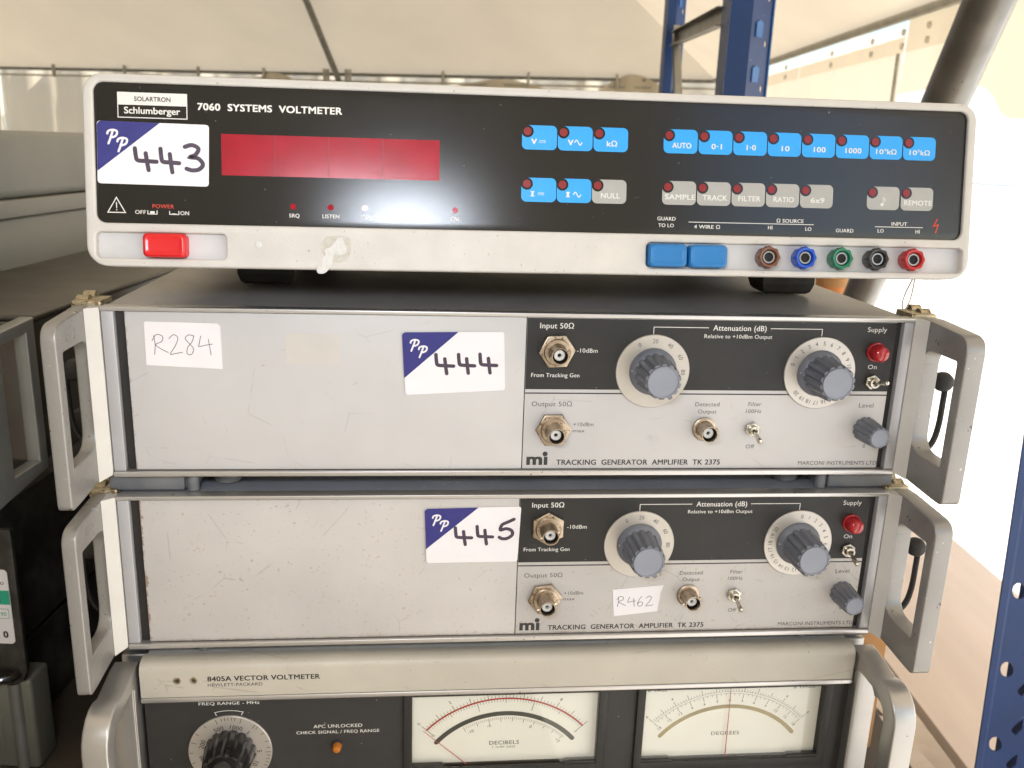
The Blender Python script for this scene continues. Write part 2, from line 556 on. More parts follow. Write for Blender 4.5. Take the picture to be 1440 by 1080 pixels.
def lot_sticker(parent, quad, diag_t, diag_b, digits, dx, dz, dh, y, M=None, r=1.6):
    """white auction label: quad = TL,TR,BR,BL ; blue corner cut from diag_t on the top edge to diag_b on the left edge"""
    s = MB().plate([rq(quad, r)], y - .25, y, 0).build('lot_sticker', 'paper', parent, M)
    TL = Vector(quad[0]); t = Vector(diag_t); b = Vector(diag_b)
    MB().flat([(TL.x + r, TL.y - .03), (TL.x + r * .35, TL.y - r * .35), (TL.x + .03, TL.y - r), (b.x + .03, b.y), (t.x, t.y)], y - .30).build('blue_corner', 'sticker_blue', s)
    a = MB()
    hand(a, 'P', TL.x + 3.9, TL.y - 10.2, 4.9, 6.2, .95, y - .36, .10)
    hand(a, 'P', TL.x + 8.3, TL.y - 13.7, 4.9, 6.2, .95, y - .42, .10)
    a.build('emblem', 'paper', s)
    g = MB()
    for (k, px, pz, wd, h) in digits:
        hand(g, k, px, pz, wd, h, 1.95, y - .34)
    g.build('handwriting', 'marker', s)
    return s

# ------------------------------------------------------------------ the setting
def ground():
    g = MB(1).add([(-60, -40, 0), (120, -40, 0), (120, 120, 0), (-60, 120, 0)], [(0, 1, 2, 3)]).build('ground', 'ground', kind='structure')
    f = MB(1).box(-7.0, .42, -1.2, .598, .004, .03).box(-7.0, 1.25, .6, 11.0, .004, .03).build('floor', 'floor', kind='structure')
ground()

def tent():
    t = thing('marquee', 'cream fabric marquee overhead and behind, with its bare grey frame tubes', 'marquee')
    EZ = CZ + .85
    B0, B1 = Vector((-7.6, 13.5, EZ)), Vector((2.4, 11.5, EZ))      # back eave
    F = Vector((2.4, -1.3, EZ))
    FL = Vector((-7.6, -1.3, EZ))
    u = (B1 - B0).normalized(); nb = Vector((u.y, -u.x, 0))         # inward normal of the back wall
    def quadgrid(p00, p10, p11, p01, nx, ny, sag=.0, wr=.0):
        vs = []; fs = []
        for j in range(ny + 1):
            for i in range(nx + 1):
                a, b = i / nx, j / ny
                p = p00.lerp(p10, a).lerp(p01.lerp(p11, a), b)
                z = -sag * math.sin(math.pi * a) * math.sin(math.pi * b)
                q = wr * (math.sin(a * 31 + b * 3) * .5 + math.sin(a * 57 + 1 + b * 5) * .3)
                vs.append((p.x + q * nb.x * 0, p.y + q, p.z + z))
        for j in range(ny):
            for i in range(nx):
                k = j * (nx + 1) + i
                fs.append((k, k + 1, k + nx + 2, k + nx + 1))
        return vs, fs
    # hipped roof: ridge 3 m above the eave
    sl = .62; run = 4.8
    R0 = Vector((-7.6, 13.5 - run, EZ + sl * run)); R1 = Vector((2.4 - run, 11.9 - run, EZ + sl * run))
    R2 = Vector((2.4 - run, -1.3, EZ + sl * run)); R3 = Vector((-7.6, -1.3, EZ + sl * run))
    v, f = quadgrid(B0, B1, R1, R0, 24, 12, .10)
    MB(1).add(v, f).build('roof_panel', 'roof', t)
    v, f = quadgrid(B1, F, R2, R1, 24, 12, .10)
    MB(1).add(v, f).build('roof_panel', 'roof', t)
    MB(1).add([tuple(R0), tuple(R1), tuple(R2), tuple(R3)], [(0, 1, 2, 3)]).build('roof_panel', 'roof', t)
    # back wall, with gathered folds near the eave
    vs = []; fs = []; nx, nz = 130, 10
    for j in range(nz + 1):
        for i in range(nx + 1):
            a = i / nx; b = j / nz
            p = B0.lerp(B1, a)
            q = .05 * math.sin(a * 70) + .03 * math.sin(a * 143 + 1)
            dz = -.10 * abs(math.sin(a * math.pi * 9)) ** 2 if j == nz else 0
            vs.append((p.x + nb.x * q, p.y + nb.y * q + .06, .03 + (EZ + .02 - .03) * b + dz*.3))
    for j in range(nz):
        for i in range(nx):
            k = j * (nx + 1) + i
            fs.append((k, k + 1, k + nx + 2, k + nx + 1))
    MB(1).add(vs, fs).build('wall_panel', 'wallfab', t)
    # bunched fabric peaks that stand above the wall's top hem
    for (a, wd, h) in ((.43, .9, .20), (.60, 1.3, .07), (.735, 1.5, .17), (.24, 1.6, .16), (.90, .9, .26)):
        p = B0.lerp(B1, a); vs = []; fs = []; n = 14
        for i in range(n + 1):
            s_ = i / n; x = (s_ - .5) * wd
            top = EZ - .20 + h * math.sin(math.pi * s_) ** .8
            for (zz, off) in ((EZ - .55, .10), (top, .14 + .05 * math.sin(s_ * 17))):
                vs.append((p.x + u.x * x + nb.x * off, p.y + u.y * x + nb.y * off, zz))
        for i in range(n):
            fs.append((2 * i, 2 * i + 2, 2 * i + 3, 2 * i + 1))
        MB(1).add(vs, fs).build('gathered_fabric', 'wallfab', t)
    # right wall: closed from the corner to y=5.9 in two panels, open towards the camera
    for (ya, yb) in ((11.45, 7.75), (7.75, 5.95)):
        vs = []; fs = []; n = 30
        for i in range(n + 1):
            y_ = ya + (yb - ya) * i / n; q = .02 * math.sin(y_ * 9) + .012 * math.sin(y_ * 21)
            vs += [(2.4 + q, y_, .03), (2.4 + q * .3, y_, EZ - .10)]
        for i in range(n):
            fs.append((2 * i, 2 * i + 1, 2 * i + 3, 2 * i + 2))
        MB(1).add(vs, fs).build('wall_panel', 'wallfab', t)
    MB(1).tube([(2.38, 5.99, .03), (2.38, 5.99, EZ - .2)], .012, 8).build('seam_rope', 'galv_pale', t)
    # clear valance band along the right eave, with cord holes
    for (ya, yb) in ((11.3, 8.0), (7.95, 5.1)):
        MB(1).add([(2.36, ya, EZ - .02), (2.36, yb, EZ - .02), (2.35, yb, EZ - .21), (2.35, ya, EZ - .21)], [(0, 1, 2, 3)]).build('clear_valance', 'vinyl', t)
    for yg in (9.3, 8.35, 7.15, 6.35, 5.85, 5.5):
        for dz in (.09, .17):
            MB(1000 * MM).lathe([(-.012, .022), (-.012, .010), (.0, .010), (.0, .022)], 0, 0, 12, Matrix.Translation((2.335, yg, EZ - dz)) @ Matrix.Rotation(R(90), 4, 'Z'), close=False).build('grommet', 'grommet', t)
    # tied-up scalloped curtain in the open bay
    bot = [(5.95, .40), (5.6, .42), (5.25, .44), (5.0, .40), (4.8, .32), (4.6, .23), (4.4, .205), (4.15, .24), (3.9, .37), (3.6, .42), (2.9, .43), (2.2, .36), (1.4, .34), (.6, .42), (-.6, .36), (-1.3, .42)]
    bot = smoothpts(bot, 5); vs = []; fs = []
    for i, (y_, z_) in enumerate(bot):
        q = .03 * math.sin(y_ * 8)
        vs += [(2.41 + q, y_, CZ + z_), (2.41, y_, EZ + .01)]
    for i in range(len(bot) - 1):
        fs.append((2 * i, 2 * i + 2, 2 * i + 3, 2 * i + 1))
    MB(1).add(vs, fs).build('scalloped_curtain', 'wallfab', t)
    # left side; unseen end wall behind the camera, opening shaped to steer daylight
    MB(1).add([(-7.6, -1.3, .03), (-7.6, 13.5, .03), (-7.6, 13.5, EZ + 3), (-7.6, -1.3, EZ + 3)], [(0, 1, 2, 3)]).build('wall_panel', 'wallfab', t)
    hz = CZ + .20
    outline = [(-7.6, .03), (.9, .03), (.9, hz), (1.05, hz), (1.05, EZ + sl * 1.35), (2.4 - run, EZ + sl * run), (-7.6, EZ + sl * run)]
    MB(1).flat(outline, -1.3).build('unseen_end_wall', 'wallfab', t)
    # frame: eave tubes, rafters, clips
    MB(1).tube([tuple(B0 + nb * .08), tuple(B1 + nb * .08)], .022, 10).build('eave_tube', 'galv', t)
    MB(1).tube([tuple(B0 + nb * .14 - Vector((0, 0, .09))), tuple(B1 + nb * .14 - Vector((0, 0, .09)))], .012, 8).build('wall_rail', 'galv_pale', t)
    MB(1).tube([(2.33, 11.4, EZ), (2.33, -1.3, EZ)], .03, 10).build('eave_tube', 'galv_pale', t)
    def rafter(p, q, r):
        MB(1).tube([tuple(p), tuple(q)], r, 10).build('rafter', 'galv', t)
    pe = Vector((-2.42, 12.45, EZ)) + nb * .10
    pe.z -= .06
    rafter(pe, pe + (Vector((-2.51, 10.9, CZ + 1.55)) - pe) * 1.3, .04)
    for a in (.10, .21, .32, .415, .50, .505, .53, .535, .66, .77, .88):
        p = B0.lerp(B1, a) + nb * .13
        MB(1).box(p.x - .018, p.x + .018, p.y - .03, p.y + .02, EZ - .11, EZ + .06, .006).build('clip', 'galv_pale', t)
    # sloping corner brace pole
    p0, p1 = Vector((.556, 1.15, CZ + .189)), Vector((.628, 1.60, CZ - .233))
    d = (p1 - p0)
    a = p0 - d * .9; b = p0 + d * (p0.z / -d.z) * .995
    return a, b
pa, pb = tent()

def added_backdrop():  # added backlit sheets, so the outdoors at right reads as blown-out white
    t = thing('white_backdrop', 'backlit white sheets added to whiten the view outside the open right side', 'marquee', (40, 63, 0), R(-60))
    vs = []; fs = []; n = 60
    for i in range(n + 1):
        x = -30 + 60 * i / n; q = .04 * math.sin(x * 7) + .02 * math.sin(x * 17)
        vs += [(x, q, .0), (x, q * .3, 9.0)]
    for i in range(n):
        fs.append((2 * i, 2 * i + 2, 2 * i + 3, 2 * i + 1))
    MB(1).add(vs, fs).build('wall_sheet', 'white_sheet', t)
    MB(1).add([(-30.1, -.1, 9), (30.1, -.1, 9), (30.1, 9, 13), (-30.1, 9, 13)], [(0, 1, 2, 3)]).build('roof_sheet', 'white_sheet', t)
    MB(1).tube([(-30.1, .03, 9), (30.1, .03, 9)], .06, 8).build('eave_tube', 'galv_pale', t)
    for x in (-30, -20, -10, 0, 10, 20, 30):
        MB(1).tube([(x, .12, 0), (x, .12, 9)], .06, 8).build('post', 'galv_pale', t)
fabric('white_sheet', (.92, .91, .88), .8)
added_backdrop()

def pole():
    t = thing('tent_pole', 'stained grey metal pole slanting up behind the right end of the top voltmeter', 'pole')
    MB(1).tube([tuple(pa), tuple(pb)], .0285, 28).build('tube', 'galv', t)
    # pressed seam along the tube and a base plate
    d = (pb - pa).normalized(); side = Vector((1, 0, 0)) - d * d.x
    side = (side.normalized() + Vector((0, -1, 0)) * .25).normalized()
    MB(1).tube([tuple(pa + side * .028), tuple(pb + side * .028)], .005, 8).build('seam', 'galv_pale', t)
    MB(1).box(pb.x - .09, pb.x + .09, pb.y - .09, pb.y + .09, .03, .04, .002).build('base_plate', 'galv', t)
pole()

# ------------------------------------------------------------------ pallet-rack uprights
def cross_mat(name): return MATS[name]

def rack_upright(label, x0, y0, wface, dface, z0, z1, near=False, holes_front=True, group='blue pallet rack uprights', flip=1):
    t = thing('rack_upright', label, 'rack upright', (x0, y0, 0), 0, group)
    Z0, Z1 = z0, z1
    if near:
        # perforated face towards the camera
        loops = [[(0, Z0 * 1000), (wface, Z0 * 1000), (wface, Z1 * 1000), (0, Z1 * 1000)]]
        hs = []
        z = 988 - 82 * 11
        while z < Z1 * 1000 - 40:
            hs.append([(16 + 6.3 * math.cos(R(a)), z + 8.2 * math.sin(R(a)) - 2 * math.cos(R(a))) for a in range(0, 360, 24)])
            for dz in (-20, -63):
                c = z + dz
                hs.append([(34, c - 9), (39, c - 3), (39, c + 9), (34, c + 5), (29.5, c - 1), (29.5, c - 5)])
            z += 82
        hs = [h for h in hs if min(p[1] for p in h) > Z0 * 1000 + 5]
        MB().plate(loops + hs, 0, 2.0).build('perforated_face', 'rack_blue', t)
        MB().box(44, 46, 2.1, dface, Z0 * 1000, Z1 * 1000).build('stiffening_rib', 'rack_blue', t)
        MB().box(wface - 2, wface, 2.1, dface, Z0 * 1000, Z1 * 1000).build('flange', 'rack_blue', t)
        MB().box(-15, wface + 15, -15, dface + 15, 30, 36, 1).build('base_plate', 'rack_blue', t)
    else:
        H0, H1 = Z0 * 1000, Z1 * 1000
        wf = wface * .46
        # plain web towards the camera, perforated inner face beside it, bright edge flange
        MB().box(0, wf, 0, 2, H0, H1).build('web', 'rack_blue', t)
        ang = Matrix.Translation((wf + .2, 0, 0)) @ Matrix.Rotation(R(42), 4, 'Z')
        L_ = (wface - wf) / math.cos(R(42))
        z = 1643 - 73 * 21
        hs = []; hz = []
        while z < H1 - 40:
            if z > 1150:
                hz.append(z)
                hs.append([(L_ * .78 + 3.4 * math.cos(R(a)), z - 8 + 6 * math.sin(R(a))) for a in range(0, 360, 30)])
            z += 73
        MB().plate([[(0, H0), (L_, H0), (L_, H1), (0, H1)]] + hs, 0, 2.0, M=ang).build('perforated_face', 'rack_blue', t)
        for z in hz:
            MB().plate([[(L_ * .22, z + 1), (L_ * .51, z + 1), (L_ * .55, z + 24), (L_ * .38, z + 29), (L_ * .22, z + 24)]], -2.2, -.3, M=ang).build('pressed_tab', 'key_blue_paint', t)
        MB().box(wface, wface + 2.5, dface * .62, dface * 1.1, H0, H1).build('edge_flange', 'rack_edge', t)
        MB().box(-1.6, -.2, 2, dface, H0, H1).build('side_flange', 'rack_blue', t)
        MB().box(-15, wface + 15, -15, dface + 15, 30, 36, 1).build('base_plate', 'rack_blue', t)
    return t
mat('key_blue_paint', (.03, .15, .42), .4)
mat('rack_edge', (.03, .16, .45), .35)
def rot_up(t, a): t.rotation_euler.z = a
near_up = rack_upright('blue perforated rack upright close by at the lower right, in front of the plywood table', .4195, .742, 90, 45, .03, CZ + .6, near=True)
near_up.location.x = .5025; near_up.rotation_euler = (0, -R(2.4), 0)
rack_upright('wide blue rack upright rising behind the top voltmeter, right one of the pair', .345, 1.60, 82, 60, .03, 2.2)
rack_upright('narrow blue rack upright farther back, left one of the pair above the voltmeter', .345, 2.30, 46, 46, .03, 2.6)

def brace():
    t = thing('rack_brace', 'grey steel channel brace running between the two blue uprights', 'brace')
    def chan(p, q, h, dpt):
        p, q = Vector(p), Vector(q); d = (q - p); L_ = d.length
        M_ = Matrix.Translation(p) @ d.to_track_quat('X', 'Z').to_matrix().to_4x4()
        m = MB(1)
        m.box(0, L_, 0, .002, -h, h, 0, M_); m.box(0, L_, -dpt, -.0005, h - .002, h, 0, M_); m.box(0, L_, -dpt, -.0005, -h, -h + .002, 0, M_)
        return m
    chan((.366, 2.26, CZ + .262), (.350, 1.66, CZ + .232), .016, .016).build('brace_channel', 'galv', t)
    t2 = thing('rack_brace', 'pale channel brace dropping steeply from the junction on the farther blue upright', 'brace')
    chan((.372, 2.28, CZ + .285), (.345, 1.70, CZ - .42), .014, .014).build('brace_channel', 'galv_pale', t2)
brace()

# ------------------------------------------------------------------ table, cardboard and shelf
def table():
    t = thing('trestle_table', 'long pinkish plywood table in sunlight beyond the handles at the right', 'table', (.70, 1.05, 0), R(1.5))
    MB().box(-143, 172, -750, 590, 732, 750, 1.5).build('tabletop', 'ply', t)
    for (x, y) in ((-110, -700), (140, -700), (-110, 540), (140, 540)):
        MB().box(x - 18, x + 18, y - 18, y + 18, 30, 732, 2).build('leg', 'galv_pale', t)
    MB().box(-125, 155, -715, -690, 690, 731, 1).build('cross_rail', 'shelf', t)
    MB().box(-125, 155, 525, 550, 690, 731, 1).build('cross_rail', 'shelf', t)
table()

def cartons():
    t = thing('cardboard_box', 'orange-brown cardboard box just behind the handle of the bottom voltmeter', 'box', (.262, .62, CZ - .466), R(8))
    MB().box(0, 42, 0, 180, 0, 128, .6).build('carton', 'cardboard', t)
    MB().box(-.5, 42.5, -.6, 181, 128.2, 129.4, .3).build('lid_flap', 'cardboard', t)
    MB().box(10, 32, -1.2, -.7, 20, 90).build('tape_strip', 'ply', t)
    d = thing('cardboard_box', 'dark cardboard carton standing on the floor under the plywood table', 'box', (.60, 1.5, .03), R(12))
    MB().box(-200, 200, -180, 180, 0, 320, 2).build('carton', 'floor', d)
    MB().box(-200.5, 200.5, -3, 3, 320.3, 321).build('tape_strip', 'ply', d)
    o = thing('cardboard_tube', 'orange-brown tube glimpsed in the gap under the right end of the top voltmeter', 'tube', (.86, 2.4, .03), 0)
    up = Matrix.Rotation(R(90), 4, 'X')
    MB().lathe([(0, 44), (1110, 44), (1110, 39), (1060, 39)], 0, 0, 32, up).build('tube_body', 'orange_stuff', o)
    MB().lathe([(1112, 20), (1112, 44.6), (1085, 44.6)], 0, 0, 32, up, close=False).build('end_band', 'cardboard', o)
cartons()

def shelf():
    t = thing('workbench_shelf', 'brown board shelf carrying the stacks of test instruments', 'shelf', (0, 0, CZ - .4675), 0)
    MB().box(-1000, 330, 380, 1100, -22, 0, 1.5).build('board', 'shelf', t)
    for (x, y) in ((-950, 430), (290, 430), (-950, 1050), (290, 1050)):
        MB().box(x - 20, x + 20, y - 20, y + 20, -952, -22.2, 2).build('leg', 'galv', t)
shelf()

# ------------------------------------------------------------------ shared fittings
def bnc(parent, cx, cz, y0=2.0, hexr=10.2, nut=True, rot=12, sag=0):
    m = MB()
    if nut:
        hx = [(cx + hexr * math.cos(R(60 * i + rot)), cz + hexr * math.sin(R(60 * i + rot))) for i in range(6)]
        m.plate([hx], y0 - 2.6, y0, .5)
    n = m.build('coaxial_socket', 'nickel', parent)
    b = MB()
    r0 = 7.4 if nut else 6.9
    ys = y0 - (2.7 if nut else .05)
    prof = [(ys, r0), (ys - 1.2, r0), (ys - 1.6, r0 - .5), (ys - 1.7, 5.2), (ys - 3.5, 5.0), (ys - 4.0, 4.8), (ys - 11.2, 4.75), (ys - 11.4, 4.6), (ys - 11.4, 4.15), (ys - 3.0, 4.1)]
    b.lathe(prof, cx, cz, 36, close=False)
    b.build('barrel', 'nickel', n if nut else n)
    lug = MB()
    for a in (20, 200):
        c, s_ = math.cos(R(a)), math.sin(R(a))
        lug.tube([(cx + c * 4.4, ys - 8.2, cz + s_ * 4.4), (cx + c * 5.9, ys - 8.2, cz + s_ * 5.9)], 1.0, 10)
    lug.build('bayonet_lug', 'nickel', n)
    d = MB().lathe([(ys - 3.0, 4.1), (ys - 3.1, 3.3), (ys - 3.2, 2.6)], cx, cz, 28, close=True)
    d.build('bore', 'bore', n)
    MB().lathe([(ys - 3.3, 3.0), (ys - 8.2, 3.0), (ys - 8.4, 2.8), (ys - 8.4, 1.15), (ys - 6.4, 1.1)], cx, cz, 24, close=False).build('insulator', 'ptfe', n)
    MB().lathe([(ys - 6.4, 1.15), (ys - 6.5, .2)], cx, cz, 12).build('centre_contact', 'hole', n)
    return n

def toggle(parent, cx, cz, y0=2.0, dx=0.0, dz=-1.0, ln=13):
    hx = [(cx + 4.4 * math.cos(R(60 * i + 20)), cz + 4.4 * math.sin(R(60 * i + 20))) for i in range(6)]
    n = MB().plate([hx], y0 - 2.0, y0, .35).build('toggle_switch', 'nickel_pale', parent)
    MB().lathe([(y0 - 2.05, 3.0), (y0 - 4.6, 3.0), (y0 - 4.9, 2.7), (y0 - 4.9, 1.8), (y0 - 3.4, 1.6)], cx, cz, 24, close=True).build('bushing', 'nickel_pale', n)
    tip = (cx + dx * ln, y0 - 4.2 - ln * .85, cz + dz * ln * .45)
    p0 = Vector((cx, y0 - 3.6, cz)); p1 = Vector(tip)
    pts = [p0.lerp(p1, k) for k in (0, .35, .7, .9, .97, 1.0)]
    MB().tube(pts, [.95, 1.1, 1.35, 1.5, 1.25, .5], 12).build('lever', 'nickel_pale', n)
    return n

def fluted(cx, cz, y0, y1, r0, r1, n=12, depth=1.0, ridge=None):
    """fluted grip from depth y0 (base) to y1 (face)"""
    m = MB(); rings = []
    cnt = n * 8
    for (y, r, dp) in ((y0, r0, depth), (y0 + (y1 - y0) * .5, (r0 + r1) / 2, depth), (y1 + .7, r1, depth), (y1 + .25, r1 - .1, depth * .8), (y1, r1 - .5, depth * .5)):
        ring = []
        for i in range(cnt):
            a = 2 * math.pi * i / cnt
            s_ = math.sin(a * n / 2) ** 2
            q = r - dp * (1 - min(1, s_ * 1.9))
            if ridge is not None:
                da = (a - R(ridge) + math.pi) % (2 * math.pi) - math.pi
                if abs(da) < .10: q = r + .9
            ring.append((cx + q * math.cos(a), y, cz + q * math.sin(a)))
        rings.append(ring)
    m.loft(rings)
    return m

def big_dial(parent, cx, cz, nums, start, step, ridge, y0=2.0):
    d = MB().lathe([(y0, 20.9), (y0 - .9, 20.9), (y0 - 1.2, 20.6), (y0 - 1.2, 12.5)], cx, cz, 72).build('attenuator_dial', 'dial_metal', parent)
    t = MB()
    for i, s_ in enumerate(nums):
        a = start + step * i
        ra = R(90 - a)
        text(t, s_, cx + 17.2 * math.cos(ra), cz + 17.2 * math.sin(ra), None, 2.35, y0 - 1.28, 'cc', .0, -a, xs=.92)
    t.build('scale_figures', 'print_grey', d)
    k = MB().lathe([(y0 - 1.3, 13.3), (y0 - 2.2, 13.3), (y0 - 4.6, 11.6), (y0 - 5.2, 10.2)], cx, cz, 56).build('knob_skirt', 'knob', d)
    fluted(cx, cz, y0 - 4.8, y0 - 24, 11.1, 9.9, 14, 1.2, ridge).build('knob_grip', 'knob', d)
    MB().lathe([(y0 - 24.2, 8.6), (y0 - 24.75, 8.5), (y0 - 24.75, 8.15), (y0 - 24.3, 8.0), (y0 - 24.3, .01)], cx, cz, 48).build('knob_cap', 'knob_cap', d)
    MB().box(cx - 12.6, cx - 10.8, y0 - 3.9, y0 - 2.4, cz + .6, cz + 1.0).build('pointer_mark', 'print_grey_white', d)
    return d

def side_handle(parent, sgn, flipchip=0):
    """die-cast handle: slab in the y-z plane at the side of the case"""
    T = Matrix(((0, 1, 0, 0), (1, 0, 0, 0), (0, 0, 1, 0), (0, 0, 0, 1)))      # plate (x,z)+depth -> (depth=x, x=y)
    def corner(pts_r):
        out = []
        P = pts_r
        for i, (x, z, r) in enumerate(P):
            a = Vector(P[i - 1][:2]); b = Vector(P[(i + 1) % len(P)][:2]); p = Vector((x, z))
            if r <= 0: out.append((x, z)); continue
            q0 = p + (a - p).normalized() * r; q1 = p + (b - p).normalized() * r
            for k in range(7):
                t = k / 6; v = q0 * (1 - t) ** 2 + p * 2 * t * (1 - t) + q1 * t * t
                out.append((v.x, v.y))
        return out
    outer = corner([(8, -1.5, 0), (8, 92.5, 0), (-1, 92.8, 0), (-41.5, 90.6, 9), (-41.5, -2.8, 4), (-33, -2.8, 1.5), (-2.5, -1.2, 1)])
    hole = corner([(-2.2, 17, 12), (-2.2, 76.5, 9), (-34, 76.5, 1.5), (-34, 17, 1.5)])
    a, b = (226.2, 237.0 if sgn > 0 else 233.4)
    y0, y1 = (a, b) if sgn > 0 else (-b, -a)
    h = MB().plate([outer, hole], y0, y1, .9, M=T, res=3).build('handle', 'handle', parent)
    return h

def latch(parent, sgn):
    s = sgn
    oy = 16 if s < 0 else 0
    br = MB()
    br.box(min(s * 220.6, s * 238), max(s * 220.6, s * 238), 20, 22, 30, 84, .4)
    br.box(min(s * 236, s * 238.2), max(s * 236, s * 238.2), 6 if s > 0 else 15, 20, 50, 84, .4)
    br.box(min(s * 229, s * 241), max(s * 229, s * 241), 10, 19.8, 58, 63, .8)
    br.box(min(s * 229, s * 240), max(s * 229, s * 240), 9, 19.8, 38, 42, .8)
    br.v = [(x, y + oy, z) for x, y, z in br.v]
    o = br.build('latch', 'latch_pale' if s > 0 else 'latch_brass', parent)
    m = MB()
    m.lathe([(7, .1), (5.5, 3.3), (3, 5.2), (0, 5.9), (-3, 5.2), (-5, 3.3), (-5.8, .1)], s * (246 if s > 0 else 241), 60, 20, Matrix.Translation((0, 6 if s > 0 else 0, -5)), close=True)
    m.tube([(s * 246, 7, 55), (s * 238, 11, 58), (s * 233, 13, 60)], [4.2, 3.2, 3.0], 12)
    m.v = [(x, y + oy, z) for x, y, z in m.v]
    m.build('ball_grip', 'rubber', o)
    MB().tube(smoothpts([(px_, py_ + oy, pz_) for px_, py_, pz_ in [(s * 248, 6, 56), (s * 248, 6, 42), (s * 247, 5, 28), (s * 244, 4, 18), (s * 238, 4, 12.5), (s * 232, 7, 15), (s * 228, 14, 18)]], 5), 2.3, 10, flatten=.6).build('strap', 'rubber', o)
    MB().tube(smoothpts([(px_, py_ + oy, pz_) for px_, py_, pz_ in [(s * 230, 13, 70), (s * 236, 11, 58), (s * 239, 10, 46), (s * 234, 11, 36), (s * 230, 13, 30)]], 5), 1.6, 8).build('wire_loop', 'latch_brass', o)
    e = MB()
    for (yy, zz, r) in ((14, 94, 4.0), (24, 95, 3.6)):
        e.lathe([(-3.5, r - .8), (-3, r), (3, r), (3.5, r - .8), (3.6, 1.5), (1.5, 1.4)], 0, 0, 20, Matrix.Translation((s * 232, yy, zz - 1.5)) @ Matrix.Rotation(R(90), 4, 'Z'))
    e.box(min(s * 221, s * 236), max(s * 221, s * 236), 6, 24, 90, 94.5, .8)
    e.build('hinge_ear', 'latch_brass', o)

